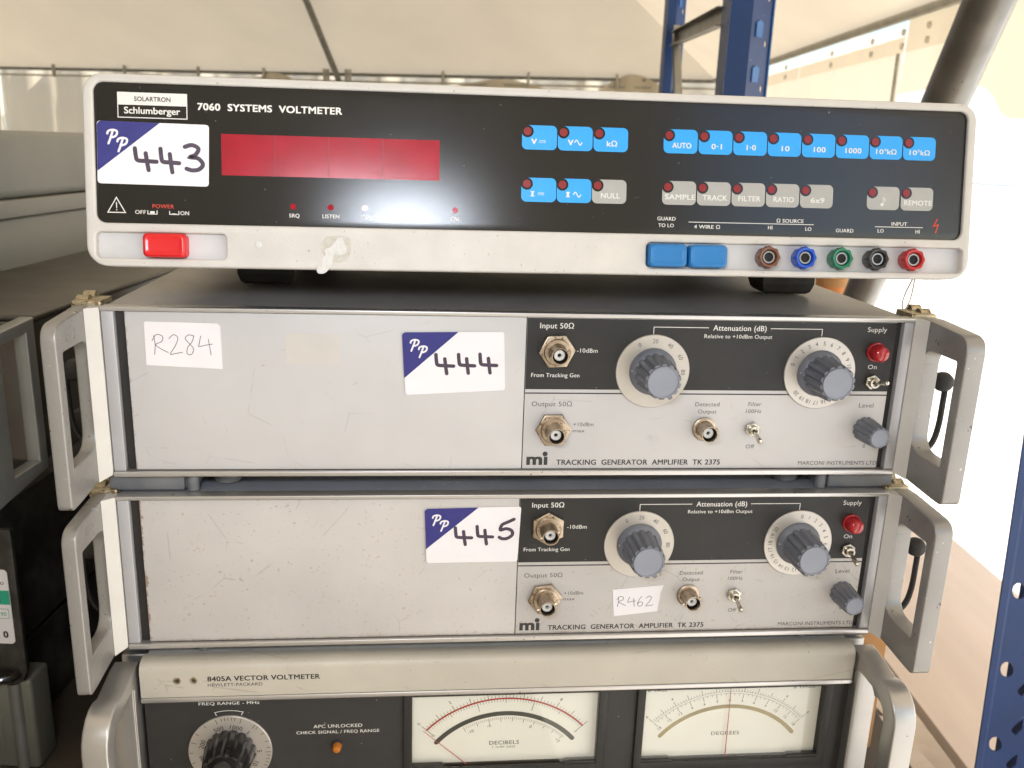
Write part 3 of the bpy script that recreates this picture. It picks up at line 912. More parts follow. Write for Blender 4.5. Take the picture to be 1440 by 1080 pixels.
def amplifier(label, pose, panel, dial2, R_sticker, lot, feet_h, level_rot):
    t = thing('tracking_amplifier', label, 'amplifier', (pose[0], pose[1], pose[2] + CZ), pose[3], 'grey rack amplifiers with side handles')
    # case
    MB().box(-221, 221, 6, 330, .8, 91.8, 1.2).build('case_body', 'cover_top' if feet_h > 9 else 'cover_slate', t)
    MB().box(-219.9, 220.3, 0, 8, 90.6, 92.9, .35).build('trim_strip', 'alu', t)
    MB().box(-219.9, 220.3, -.4, 8, 0, 2.9, .5).build('trim_strip', 'alu', t)
    MB().box(-213.6, -208.7, 4.6, 5.8, 3, 90.5).build('gap_strip', 'gap_black', t)
    MB().box(210.9, 214.6, 4.6, 5.8, 3, 90.5).build('gap_strip', 'gap_black', t)
    MB().box(-219.8, -213.7, .8, 5.8, 2.95, 90.5, .4).build('side_post', 'post_paint', t)
    MB().box(214.7, 220.2, .8, 5.8, 2.95, 90.5, .4).build('side_post', 'post_paint', t)
    # slanted flanges that carry the handles
    for s in (-1, 1):
        M_ = MB()
        v = []
        for (x, y) in ((220.3, 0.2), (226.1, -4.6), (226.15, 6), (220.3, 6)):
            v.append((s * x, y))
        rings = [[(x, y, z) for x, y in v] for z in (1.2, 92.4)]
        ring0 = [(x, y, 1.2 - (abs(x) - 220.3) * .45) for x, y in v]
        M_.loft([ring0, rings[1]])
        M_.build('handle_flange', 'flange', t)
        side_handle(t, s)
        latch(t, s)
    # face panels
    MB().box(-208.5, .6, 2, 5.9, 3.4, 90.2, .2).build('blank_panel', panel, t)
    MB().box(1.1, 210.6, 2, 5.9, 3.4, 90.2, .2).build('control_panel', 'panel_a' if panel == 'panel_a' else 'panel_b', t)
    MB().box(1.2, 210.5, 1.86, 1.99, 50.0, 89.9).build('black_band', 'band_black', t)
    MB().box(1.2, 210.5, 1.90, 1.99, 47.4, 48.1).build('rule_line', 'print_black', t)
    MB().box(-.2, 1.6, 2.6, 2.8, 3.4, 90.2).build('panel_seam', 'gap_black', t)
    Y = 1.83
    W = MB(); K = MB(); G = MB()
    text(W, 'Input 50\u03a9', 8.1, 84.3, 18.4, 2.95, Y)
    text(W, '-10dBm', 28.9, 71.0, 11.5, 2.3, Y, bold=.006)
    text(W, 'From Tracking Gen', 4.2, 57.0, 26.8, 2.25, Y, bold=.01)
    text(W, 'Attenuation (dB)', 104.5, 84.3, 30.4, 3.0, Y)
    text(W, 'Relative to +10dBm Output', 99.8, 80.0, 38.8, 2.15, Y, bold=.006)
    text(W, 'Supply', 193.8, 84.7, 11.3, 2.7, Y, bold=.002)
    text(W, 'On', 196.9, 63.2, 5.2, 2.5, Y, bold=.002)
    for x0, x1, xv in ((70.8, 101.9, 71.0), (137.2, 167.3, 167.2)):
        W.box(x0, x1, Y - .02, Y + .01, 85.6, 86.0)
        W.box(xv - .2, xv + .2, Y - .05, Y - .03, 81.8, 86.0)
    W.build('lettering', 'print_white', t)
    text(G, 'Output 50\u03a9', 5.1, 40.2, 22.6, 2.7, Y + .1, bold=0)
    text(G, '+10dBm', 29.1, 28.6, 11.5, 2.2, Y + .1, bold=0)
    text(G, 'max', 29.0, 25.0, 6.8, 1.9, Y + .1, bold=0)
    text(G, 'Detected', 98.2, 40.6, 14.0, 2.4, Y + .1, bold=0)
    text(G, 'Output', 100.2, 36.4, 10.6, 2.3, Y + .1, bold=0)
    text(G, 'Filter', 129.0, 40.9, 7.8, 2.3, Y + .1, bold=0, shear=.1)
    text(G, '100Hz', 128.0, 36.7, 9.2, 2.2, Y + .1, bold=0, shear=.1)
    text(G, 'Off', 130.1, 15.5, 5.2, 2.3, Y + .1, bold=0, shear=.1)
    text(G, 'Level', 194.8, 40.3, 8.7, 2.6, Y + .1, bold=.0)
    text(G, '0', 200.5, 15.8, None, 2.3, Y + .1, bold=0)
    G.build('lettering', 'print_grey', t)
    text(K, 'm\u0131', 3.9, 5.9, 11.0, 6.6, Y + .1, bold=.045)
    K.disc(13.9, 12.2, 1.45, Y + .06, 20)
    text(K, 'TRACKING  GENERATOR  AMPLIFIER  TK 2375', 20.5, 5.7, 95.2, 3.0, Y + .1, bold=.022)
    text(K, 'MARCONI INSTRUMENTS LTD', 162.6, 5.4, 47.8, 2.3, Y + .1, bold=0)
    K.build('lettering', 'print_black', t)
    # fittings
    bnc(t, 17.7, 71.8, rot=30 if lot == '445' else 4)
    bnc(t, 17.8, 26.9, rot=8 if lot == '445' else 2)
    bnc(t, 104.4, 27.3, nut=False)
    big_dial(t, 71.9, 60.9, ['0', '20', '40', '60', '80'], -29, 30, -62)
    big_dial(t, 168.4, 60.7, [str(i) for i in range(21)], dial2, 15, -110)
    lm = MB().lathe([(2, 5.6), (.8, 5.6), (.4, 5.2), (.3, 4.6)], 200.3, 73.2, 32).build('indicator_lamp', 'lamp_red', t)
    MB().lathe([(.2, 4.9), (-4.2, 4.7), (-5.8, 4.1), (-6.6, 3.0), (-6.8, .05)], 200.3, 73.2, 32).build('lens', 'lamp_red', lm)
    toggle(t, 200.2, 55.8, 2, .22 if lot == '444' else .02, .55 if lot == '444' else -.7, 11)
    toggle(t, 132.6, 27.2, 2, .0, -.55, 12)
    lk = fluted(200.4, 27.4, 1.9, -15.5, 7.4, 6.2, 12, .75).build('level_knob', 'knob', t)
    MB().lathe([(-15.6, 5.2), (-15.95, 5.1), (-15.95, 4.8), (-15.7, 4.7), (-15.7, .01)], 200.4, 27.4, 32).build('knob_cap', 'knob_cap', lk)
    # feet and their brackets
    h = feet_h
    for s in (-1, 1):
        a, b = sorted((s * 226, s * 186))
        MB().box(a, b, 9, 60, -h + .15, -.1, .8).build('foot_bracket', 'foot_grey', t)
        m = MB().box(*sorted((s * 186.2, s * 180)), 11, 34, -h + .15, -.1, 1.2)
        m.tube([(s * 181.5, 10.5, -.3), (s * 181.5, 10.5, -h + .2)], 3.2, 14)
        m.build('foot_clip', 'foot_grey', t)
        for yy in (26, 290):
            MB().lathe([(0, 7.8), (-h + 1.2, 7.8), (-h + .2, 7.2)], 0, 0, 24, Matrix.Translation((s * 166, yy, 0)) @ Matrix.Rotation(R(90), 4, 'X') @ Matrix.Scale(1, 4)).build('rubber_foot', 'foot_grey', t)
    return t
m1p = (0.00636, .4678, -.1787, .1040); m2p = (.00609, .46759, -.28316, .1031)
A1 = amplifier('upper grey amplifier with cleaner face, paper tag R284 and auction sticker 444', m1p, 'panel_a', -73, 'R284', '444', 11.6, 0)
A2 = amplifier('lower grey amplifier with brown-speckled face, torn tag R462 and auction sticker 445', m2p, 'panel_b', 2, 'R462', '445', 7.0, 0)
lot_sticker(A1, [(-66.2, 81.2), (-11.4, 82.1), (-9.9, 49.4), (-64.2, 46.4)], (-36, 81.7), (-65.0, 55.8), [('4m', -48, 58.6, 9.6, 10.5), ('4m', -35.8, 58.9, 8.8, 10.4), ('4m', -24.2, 59.2, 9.2, 10.4)], 0, 0, 0, 1.7)
lot_sticker(A2, [(-53.1, 84.3), (1.8, 85.2), (.6, 50.9), (-51.8, 50.6)], (-22.6, 84.8), (-52.2, 59.3), [('4m', -35.6, 62.0, 9.4, 10.4), ('4m', -23.2, 62.2, 9.0, 11.0), ('5', -10.8, 65.4, 8.6, 12.0)], 0, 0, 0, 1.55)
p = MB().plate([[(-198.9, 84.6), (-198.0, 85.1), (-162, 84.5), (-160.6, 83.0), (-160.4, 60.0), (-199.2, 61.8)]], 1.7, 1.95).build('paper_tag', 'paper', A1)
g = MB()
for k, x, wd in (('R', -195.4, 7.8), ('2', -187.2, 6.8), ('8', -179.5, 6.0), ('4p', -172.6, 7.6)):
    hand(g, k, x, 67.6, wd, 10.6, .38, 1.66)
g.build('handwriting', 'pencil', p)
p = MB().plate([[(58.2, 31.6), (88.9, 34.0), (87.2, 28.4), (87.4, 27.6), (86.2, 16.9), (60.0, 14.0)]], 1.7, 1.95).build('torn_paper_tag', 'paper', A2)
g = MB()
for k, x, wd in (('R', 61.2, 5.6), ('4p', 67.4, 5.2), ('6', 73.4, 4.6), ('2', 78.6, 4.8)):
    hand(g, k, x, 20.4, wd, 6.6, .36, 1.66)
g.build('handwriting', 'pencil', p)

# ------------------------------------------------------------------ top voltmeter
def voltmeter():
    t = thing('systems_voltmeter', 'pale bezelled digital voltmeter with red display and blue keys, on top of the stack', 'voltmeter', (.0159, .4320, -.0591 + CZ), .0985)
    T = Matrix.Rotation(-.1702, 4, 'X') @ Matrix.Rotation(-.0044, 4, 'Y')
    B = lambda mb, n, m, parent=t, **k: mb.build(n, m, parent, T if parent is t else None, **k)
    outer = rr(-216.7, 0, 216.7, 87.8, 9.5, 8)
    hp = rr(-212.1, 20.0, 212.2, 84.0, 4.5)
    hl = rr(-212.6, 3.8, -153.4, 15.8, 2.4)
    hr = rr(48.6, 3.2, 213.2, 15.9, 2.4)
    B(MB().plate([outer, hp, hl, hr], 0, 12, .9, res=3), 'bezel', 'bezel')
    B(MB().plate([rr(-213.2, 19.0, 213.3, 85.0, 5)], 1.6, 5, .1), 'front_panel', 'black_glass')
    MB().loft([[(x, y, z) for y, z in ((9, .8), (372, .8), (372, 84.5), (23, 84.5))] for x in (-212.5, 212.5)]).build('case_body', 'case_dark', t)
    B(MB().plate([rr(-214, 2.5, -152, 17, 1)], 4.2, 7), 'slot_plate', 'slot_plate')
    B(MB().plate([rr(47, 2.0, 214.6, 17, 1)], 4.2, 7), 'slot_plate', 'slot_plate')
    Y = 1.48
    # logo plate
    lp = B(MB().plate([[(-201.6, 68.2), (-170.3, 68.2), (-170.3, 79.8), (-201.6, 79.8)]], Y - .05, Y + .1), 'logo_plate', 'print_white')
    MB().plate([[(-201.2, 68.6), (-170.7, 68.6), (-170.7, 74.1), (-201.2, 74.1)]], Y - .09, Y - .06).build('black_field', 'black_glass', lp)
    a = MB(); text(a, 'SOLARTRON', -194.0, 75.9, 16.2, 2.0, Y - .08, bold=.02); a.build('lettering', 'print_black', lp)
    a = MB(); text(a, 'Schlumberger', -198.6, 70.2, 25.0, 2.9, Y - .12, bold=.018, space=1.0); a.build('lettering', 'print_white', lp)
    Wt = MB()
    text(Wt, '7060  SYSTEMS  VOLTMETER', -165.6, 72.8, 66.2, 3.05, Y, bold=.03)
    Wt.ribbon([(-203.2, 31.8), (-207.2, 24.9), (-199.3, 24.9)], .42, Y, closed=True)
    Wt.box(-203.4, -203.0, Y - .01, Y + .01, 26.9, 29.6); Wt.disc(-203.2, 26.1, .28, Y, 10)
    text(Wt, 'OFF', -194.9, 24.4, 4.8, 1.75, Y, bold=.012)
    text(Wt, 'ON', -174.4, 24.3, 3.9, 1.75, Y, bold=.012)
    for x in (-189.2, -179.3):
        Wt.ribbon([(x, 26.0), (x, 24.5), (x + 4.2, 24.5), (x + 4.2, 26.0)], .36, Y)
        Wt.box(x + 1.1, x + 3.1, Y - .03, Y - .01, 24.8, 25.8 if x < -185 else 25.0)
    for x, s_ in ((-121.9, 'SRQ'), (-104.8, 'LISTEN'), (-87.2, 'TALK'), (-45.6, 'CAL')):
        text(Wt, s_, x, 24.3, None, 1.75, Y, 'c', bold=.012)
    text(Wt, 'GUARD', 58.6, 26.8, 9.2, 1.75, Y, 'c'); text(Wt, 'TO LO', 58.5, 23.5, 7.8, 1.75, Y, 'c')
    text(Wt, '4 WIRE \u03a9', 72.7, 23.2, 13.2, 1.75, Y)
    text(Wt, '\u03a9 SOURCE', 114.9, 27.0, 14.0, 1.75, Y)
    text(Wt, 'HI', 111.7, 23.5, None, 1.75, Y, 'c'); text(Wt, 'LO', 131.5, 23.2, None, 1.75, Y, 'c')
    text(Wt, 'GUARD', 145.9, 22.8, 9.2, 1.75, Y)
    text(Wt, 'INPUT', 175.1, 26.7, 8.2, 1.75, Y); text(Wt, 'LO', 169.5, 23.1, None, 1.75, Y, 'c'); text(Wt, 'HI', 189.1, 23.0, None, 1.75, Y, 'c')
    Wt.box(69.8, 134.2, Y - .01, Y + .01, 26.1, 26.4); Wt.box(166.4, 191.8, Y - .01, Y + .01, 25.8, 26.1)
    B(Wt, 'lettering', 'print_white')
    Rt = MB()
    text(Rt, 'POWER', -187.0, 27.2, 9.8, 1.85, Y)
    Rt.ribbon([(199.2, 30.2), (197.4, 26.9), (199.9, 27.5), (198.7, 23.6)], .7, Y)
    B(Rt, 'lettering', 'print_red')
    # red display
    d = B(MB().plate([[(-155.2, 43.2), (-53.3, 43.2), (-53.3, 62.2), (-155.2, 62.2)]], Y - .04, Y + .1), 'display_window', 'red_window')
    for x in (-130.6, -105.5, -80.2):
        MB().box(x - .14, x + .14, Y - .07, Y - .05, 43.3, 62.1).build('digit_divider', 'dark_line', d)
    for i, x in enumerate((-122.4, -104.9, -88.7, -45.6)):
        MB().disc(0, 0, 1.45, 0, 24).build('status_light', 'status_red' if i < 2 else 'red_window', t, T @ Matrix.Translation((x * MM, (Y - .01) * MM, .0294)))
    # keys
    cx, cz, rad = 2.7, -2.9, 2.95
    def keyshape():
        x1, z0, r = 17.0, -11.5, 2.4
        pts = []
        a_top = math.acos((0 - cz) / rad) if rad > -cz else 0
        for (ox, oz, a0) in ((x1 - r, -r, 90), (x1 - r, z0 + r, 0), (r, z0 + r, -90)):
            for i in range(6):
                a = R(a0 - 90 * i / 5); pts.append((ox + r * math.cos(a), oz + r * math.sin(a)))
        zl = cz - math.sqrt(rad ** 2 - cx ** 2)
        pts.append((0, zl))
        a0 = math.atan2(zl - cz, -cx); a1 = math.atan2(-cz, math.sqrt(rad ** 2 - cz ** 2))
        a0 = a0 if a0 < 0 else a0
        n = 14
        for i in range(1, n + 1):
            a = a0 + (a1 - a0) * i / n
            pts.append((cx + rad * math.cos(a), cz + rad * math.sin(a)))
        return pts
    ks = keyshape()
    def key(x, z, m, lab):
        k = MB().plate([ks], Y - .12, Y + .08).build('push_key', m, t, T @ Matrix.Translation((x * MM, 0, z * MM)))
        MB().disc(cx, cz, 1.95, Y - .14, 22).build('key_lamp', 'key_lamp', k)
        a = MB(); yy = Y - .15; c = 8.9; b = -8.9
        if lab == 'V=':
            text(a, 'V', 4.6, b, 2.6, 2.5, yy, bold=.035); a.box(8.3, 11.6, yy - .01, yy + .01, b + 1.5, b + 1.8)
            for q in (8.3, 9.5, 10.7): a.box(q, q + .8, yy - .01, yy + .01, b + .7, b + .95)
        elif lab in ('V~', 'I~'):
            text(a, lab[0], 5.0, b, 2.5 if lab[0] == 'V' else .9, 2.5, yy, bold=.035)
            if lab[0] == 'I':
                for q in (0, 2.05): a.box(4.5, 6.4, yy - .03, yy - .02, b + q, b + q + .45)
            a.ribbon([(8.2 + i * .3, b + 1.3 + 1.15 * math.sin(i * .3 / 3.6 * 2 * math.pi)) for i in range(13)], .45, yy)
        elif lab == 'I=':
            a.box(5.0, 5.9, yy - .01, yy + .01, b, b + 2.5)
            for q in (0, 2.05): a.box(4.5, 6.4, yy - .03, yy - .02, b + q, b + q + .45)
            a.box(8.1, 11.2, yy - .01, yy + .01, b + 1.5, b + 1.8)
            for q in (8.1, 9.2, 10.3): a.box(q, q + .75, yy - .01, yy + .01, b + .7, b + .95)
        elif lab.startswith('10^'):
            text(a, '10', 3.4, b, 3.8, 2.3, yy, bold=.02); text(a, lab[3], 7.5, b + 1.4, 1.2, 1.4, yy, bold=.01)
            text(a, 'k\u03a9', 9.2, b, 4.8, 2.3, yy, bold=.02)
        elif lab == 'note':
            a.ribbon([(8.6, b), (8.6, b + 3.6), (9.6, b + 2.5), (9.4, b + 1.6)], .35, yy); a.disc(8.0, b, .8, yy - .02, 14)
        else:
            wds = {'AUTO': 9.4, 'SAMPLE': 15.2, 'TRACK': 12.4, 'FILTER': 11.2, 'RATIO': 10.4, '6x9': 7.0, 'REMOTE': 14.6, 'NULL': 9.4, 'k\u03a9': 5.0,
                   '0\u00b71': 5.2, '1\u00b70': 4.6, '10': 3.9, '100': 6.0, '1000': 8.2}
            text(a, lab, c + .2, b, wds.get(lab), 2.45, yy, 'c', bold=.022)
        a.build('lettering', 'print_grey_white', k)
    for x, z, m, lab in ((-13.7, 70.7, 'key_blue', 'V='), (3.8, 70.7, 'key_blue', 'V~'), (21.3, 70.7, 'key_blue', 'k\u03a9'),
                         (-13.7, 45.8, 'key_blue', 'I='), (3.7, 45.8, 'key_blue', 'I~'), (21.1, 45.8, 'key_grey', 'NULL')):
        key(x, z, m, lab)
    for i, lab in enumerate(('AUTO', '0\u00b71', '1\u00b70', '10', '100', '1000', '10^4', '10^5')):
        key(56.1 + 17.58 * i, 70.9, 'key_blue', lab)
    for i, lab in enumerate(('SAMPLE', 'TRACK', 'FILTER', 'RATIO', '6x9')):
        key(56.1 + 17.6 * i, 46.0, 'key_grey', lab)
    key(161.4, 45.9, 'key_grey', 'note'); key(179.3, 45.9, 'key_grey', 'REMOTE')
    # buttons
    def btn(x0, x1, z0, z1, m, name):
        b = MB(); rings = []
        for (y, ins, r) in ((6, 0, 2.2), (-1.4, 0, 2.2), (-2.4, .25, 2.2), (-3.0, .9, 2.0), (-3.1, 1.5, 1.8), (-2.75, 2.3, 1.4), (-2.7, 3.0, 1.2)):
            rings.append([(x, y, z) for x, z in rr(x0 + ins, z0 + ins, x1 - ins, z1 - ins, r, 6)])
        b.loft(rings)
        B(b, name, m, smooth=50)
    btn(-190.9, -171.4, 4.4, 15.5, 'btn_red', 'power_button')
    btn(49.3, 68.6, 3.9, 15.2, 'btn_blue', 'input_button')
    btn(69.6, 89.0, 3.9, 15.0, 'btn_blue', 'input_button')
    for x, m in ((109.8, 'post_brown'), (128.5, 'post_blue'), (147.4, 'post_green'), (166.2, 'post_black'), (185.2, 'post_red')):
        b = MB(); rings = []; cnt = 64
        for (y, r, dp) in ((3.9, 4.6, 0), (2, 4.8, 0), (1, 5.6, .3), (-3.2, 5.8, .5), (-4.2, 5.5, .35), (-4.6, 5.0, .1), (-4.4, 3.9, 0), (-2.2, 3.2, 0), (-2.1, 2.5, 0)):
            rings.append([(x + (r - dp * (1 - math.cos(a * 8))) * math.cos(a), y, 9.5 + (r - dp * (1 - math.cos(a * 8))) * math.sin(a)) for a in (2 * math.pi * i / cnt for i in range(cnt))])
        b.loft(rings)
        bp = B(b, 'binding_post', m)
        MB().lathe([(-2.2, 3.1), (-3.1, 3.0), (-3.1, 2.3), (-1.5, 2.2)], x, 9.5, 28, close=False).build('socket_ring', 'socket', bp)
        MB().disc(x, 9.5, 2.25, -2.3, 22).build('socket_hole', 'hole', bp)
    # auction sticker and scrap of torn paper
    s = lot_sticker(t, [(-210.9, 66.5), (-160.6, 66.0), (-161.2, 37.7), (-211.3, 38.1)], (-182.8, 66.2), (-211.2, 43.7),
                    [('4m', -194.2, 44.6, 9.6, 9.8), ('4m', -182.7, 43.9, 8.3, 10.6), ('3', -172.4, 45.0, 8.8, 11.6)], 0, 0, 0, Y)
    s.matrix_local = T
    sc = [(-101.6, 14.6), (-99.4, 15.4), (-98.6, 13.0), (-97.6, 11.0), (-97.8, 8.2), (-99.8, 7.0), (-102.2, 7.4), (-103.6, 6.4), (-104.2, 3.0), (-105.6, .6), (-107.4, -1.6), (-110.4, -2.0), (-111.4, -.6), (-110.6, 1.6), (-109.2, 2.8), (-108.8, 5.2), (-107.2, 6.6), (-107.6, 9.4), (-105.2, 10.4), (-103.4, 12.2)]
    sc = smoothpts(sc + [sc[0]], 3)[:-1]
    B(MB().plate([sc], -.22, -.05), 'torn_paper_scrap', 'scrap')
    res = [(-106.6, 15.8), (-96.6, 15.6), (-95.4, 9), (-97.6, 4.4), (-103, 3.2), (-108.2, 6.6), (-109.4, 11.6)]
    res = smoothpts(res + [res[0]], 4)[:-1]
    B(MB().plate([res], -.03, -.005), 'glue_smear', 'glue')
    B(MB().lathe([(0, 1.7), (-.25, 1.6), (-.35, 1.2), (-.35, .01)], -138.6, 11.2, 20), 'screw', 'slot_plate')
    # feet: level body stands on the case below
    for (x0, x1, yf) in ((-173, -139, 116), (154, 188, 116), (-173, -139, 326), (154, 188, 326)):
        pl = []
        for z, i in ((.9, 0), (-20, 0), (-25, 1.6), (-26.6, 3.4)):
            pl.append([(x0 + i, yf + i, z), (x1 - i, yf + i, z), (x1 - i, yf + 28 - i, z), (x0 + i, yf + 28 - i, z)])
        MB().loft(pl).build('foot', 'rubber', t, smooth=0)
    return t
mat('glue', (.50, .465, .41), .65, var=.10, vscale=320, specks=[((.42, .38, .33), 600, .62)])
mat('scrap', (.60, .585, .56), .7, var=.06, vscale=300, bump=.8, bscale=500)
mat('residue', (.575, .535, .49), .5, var=.03)
voltmeter()
MB().plate([[(-127.4, 79.2), (-126.6, 79.8), (-99, 79.6), (-99, 62.6), (-127.2, 62.8)]], 1.955, 1.99).build('adhesive_residue', 'residue', A1)

def tag_string():
    t = thing('tag_string', 'thin cream string loop hanging below the right end of the top voltmeter', 'string', (.225, .50, CZ - .058), 0)
    MB().tube(smoothpts([(0, 0, 0), (-.6, 0, -6), (-3.4, 0, -14), (-4.4, .5, -21), (-3.0, 1, -24.6)], 5), .45, 8).build('strand', 'string', t)
    MB().tube(smoothpts([(.6, 0, 0), (.4, 0, -8), (-.2, 0, -17), (-1.6, .5, -23), (-3.0, 1, -24.6)], 5), .4, 8).build('strand', 'string', t)
tag_string()

# ------------------------------------------------------------------ bottom vector voltmeter
def vector_voltmeter():
    pose = (.00508, .46242, -.31496, .1038)
    t = thing('vector_voltmeter', 'cream topped vector voltmeter with two needle meters and a round dial, bottom of the stack', 'voltmeter', (pose[0], pose[1], pose[2] + CZ), pose[3])
    lo = -152.2
    # case and rounded top bar
    MB().box(-211.5, 213, 12, 400, lo, 24.0, 1.5).build('case_body', 'hp_top', t)
    prof = [(0, 3.2), (0, 19.6), (.5, 21.6), (1.8, 23.4), (4.2, 24.6), (8, 24.9), (12, 24.6), (12, 3.2)]
    b = MB().loft([[(x, y, z) for y, z in prof] for x in (-212.2, 213.2)])
    b.build('top_bar', 'hp_cream', t, smooth=50)
    MB().box(-212.2, 213.4, -.8, 6, 0, 3.0, .6).build('chrome_strip', 'alu', t)
    Kt = MB()
    text(Kt, '8405A VECTOR VOLTMETER', -174.7, 13.1, 63.4, 3.0, -.1, bold=.024)
    text(Kt, 'HEWLETT-PACKARD', -174.7, 9.6, 30.6, 2.0, -.1, bold=.0)
    Kt.build('lettering', 'print_black', t)
    for x in (-191.6, -182.3):
        h = MB().lathe([(.02, 2.1), (-.4, 2.0), (-.45, 1.4), (-.1, 1.2)], x, 13.8, 20, close=False).build('eyelet', 'latch_brass', t)
        MB().disc(x, 13.8, 1.5, -.15, 14).build('eyelet_hole', 'bore', h)
    # panel
    MB().plate([[(-212, lo + 10), (214, lo + 10), (214, 1), (-212, 1)], [(-58, -53), (55.2, -53), (55.2, -2.0), (-58, -2.0)], [(84.0, -54), (198, -54), (198, -2.0), (84.0, -2.0)]], 4, 9).build('front_panel', 'hp_panel', t)
    MB().box(-212, 214, .5, 9, lo, lo + 9.5, .8).build('bottom_bar', 'hp_cream', t)
    for (x0, x1, z0) in ((-58, 55.2, -53), (84, 198, -54)):
        fr = MB().plate([[(x0 - 5, z0 - 6), (x1 + 5, z0 - 6), (x1 + 5, -1.0), (x0 - 5, -1.0)], [(x0, z0), (x1, z0), (x1, -2.6), (x0, -2.6)]], 1.6, 6.5, .4)
        o = fr.build('meter_frame', 'hp_dark', t)
        MB().plate([[(x0 - 1, z0 - 1), (x1 + 1, z0 - 1), (x1 + 1, -1), (x0 - 1, -1)]], 7.4, 9.5).build('meter_face', 'meter_face', o)
        for sx in (-1, 1):
            xc = x0 + 10 if sx < 0 else x1 - 10
            MB().plate([[(xc - 10, z0 - .5), (xc + 10, z0 - .5), (xc + 10 if sx > 0 else xc + 9, z0 + 1.2), (xc + (8 if sx < 0 else 10), z0 + 1.7), (xc - (10 if sx < 0 else 8), z0 + 1.7), (xc - 10, z0 + 1.0)]], 2.2, 6.2, .2).build('corner_stop', 'hp_dark', o)
        MB().box(x0 + .05, x1 - .05, 3.0, 3.4, z0 + .05, -2.65).build('cover_glass', 'cover_glass', o)
        YF = 7.3
        C = ((-1.3, -74.8) if x0 < 0 else (139.3, -75.0))
        def pol(r, a): return (C[0] + r * math.sin(R(a)), C[1] + r * math.cos(R(a)))
        if x0 < 0:
            MB().ribbon([pol(66, a) for a in range(-47, 48, 2)], 1.1, YF, caps=False).build('red_arc', 'meter_red', o)
            MB().ribbon([pol(55.6, a) for a in range(-49, 50, 2)], 3.0, YF).build('black_arc', 'meter_arc', o)
            s = MB()
            for i in range(51):
                a = -46.6 + 93.2 * i / 50; L_ = 3.6 if i % 5 == 0 else 1.8
                s.ribbon([pol(66.6, a), pol(66.6 + L_, a)], .22 if i % 5 else .34, YF - .02, caps=False)
            for i in range(61):
                a = -46.6 + 93.2 * i / 60; L_ = 3.8 if i % 20 == 0 else (2.4 if i % 10 == 0 else 1.6)
                s.ribbon([pol(65.4 - L_, a), pol(65.4, a)], .22 if i % 10 else .34, YF - .02, caps=False)
            for i in range(56):
                a = -29 + 73 * (i / 55) ** .93; L_ = 3.2 if i % 6 == 0 else 1.6
                s.ribbon([pol(53 - L_, a), pol(53, a)], .2 if i % 6 else .3, YF - .02, caps=False)
            for i, q in enumerate(('0', '2', '4', '6', '8')):
                a = -46.6 + 18.64 * i; c = pol(72.6, a); text(s, ('.' if i in (2, 3) else '') + q, c[0], c[1], None, 2.0, YF - .02, 'cc', .002, -a)
            for i, q in enumerate(('0', '1', '2', '3')):
                a = -46.6 + 31.07 * i; c = pol(60.4, a); text(s, q, c[0], c[1], None, 1.9, YF - .02, 'cc', .002, -a)
            for a, q in ((-26, '-10'), (-12, '-5'), (19, '0'), (43, '+3')):
                c = pol(48.2, a); text(s, q, c[0], c[1], None, 2.0, YF - .02, 'cc', .002, -a)
            text(s, 'DECIBELS', -1.6, -41.2, 18.4, 2.6, YF - .02, 'c', .006); text(s, '1 mW 50\u03a9', -1.8, -43.6, 14, 1.3, YF - .02, 'c', .0)
            s.build('scale_print', 'print_grey', o)
            tip, base = pol(68, -47.4), pol(12, -47.4)
        else:
            MB().ribbon([pol(56, a) for a in range(-50, 51, 2)], 2.6, YF).build('mirror_arc', 'meter_mirror', o)
            s = MB()
            for rad in (66.6, 65.2):
                s.ribbon([pol(rad, a) for a in range(-46, 47, 2)], .16, YF, caps=False)
            for i in range(61):
                a = -46.2 + 92.4 * i / 60
                s.ribbon([pol(66.6, a), pol(66.6 + (3.6 if i % 5 == 0 else 1.5), a)], .30 if i % 5 == 0 else .2, YF - .02, caps=False)
            for i in range(37):
                a = -46.2 + 92.4 * i / 36
                s.ribbon([pol(65.2, a), pol(65.2 - (3.4 if i % 3 == 0 else 1.4), a)], .30 if i % 3 == 0 else .2, YF - .02, caps=False)
            for i, q in enumerate(('18', '15', '12', '9', '6', '3', '0', '3', '6', '9', '12', '15', '18')):
                a = -46.2 + 7.7 * i; c = pol(60.2, a); text(s, q, c[0], c[1], None, 1.9, YF - .02, 'cc', .002, -a)
            for a, q in ((-46.2, '6'), (-30.8, '4'), (-15.4, '2'), (15.4, '2'), (30.8, '4'), (46.2, '6')):
                c = pol(72.2, a); text(s, q, c[0], c[1], None, 2.0, YF - .02, 'cc', .002, -a)
            text(s, 'DEGREES', 138.6, -39.6, 18.2, 2.5, YF - .02, 'c', .006)
            text(s, 'B  LAGS', 92.6, -7.2, 12, 1.8, YF - .02, 'c', .004); text(s, 'B  LEADS', 187.0, -7.4, 13.6, 1.8, YF - .02, 'c', .004)
            s.build('scale_print', 'print_grey', o)
            tip, base = (138.6, -3.5), (139.4, -54.5)
        d = Vector(tip) - Vector(base)
        MB().tube([(base[0], 5.6, base[1]), (tip[0], 5.6, tip[1])], [.35, .16], 6).build('needle', 'meter_red', o)
    # dial
    dl = MB().lathe([(4, 24.2), (3.0, 24.2), (2.7, 23.9), (2.7, 13)], -164.9, -36.6, 72).build('range_dial', 'dial_metal', t)
    s = MB()
    cx, cz = -164.9, -36.6
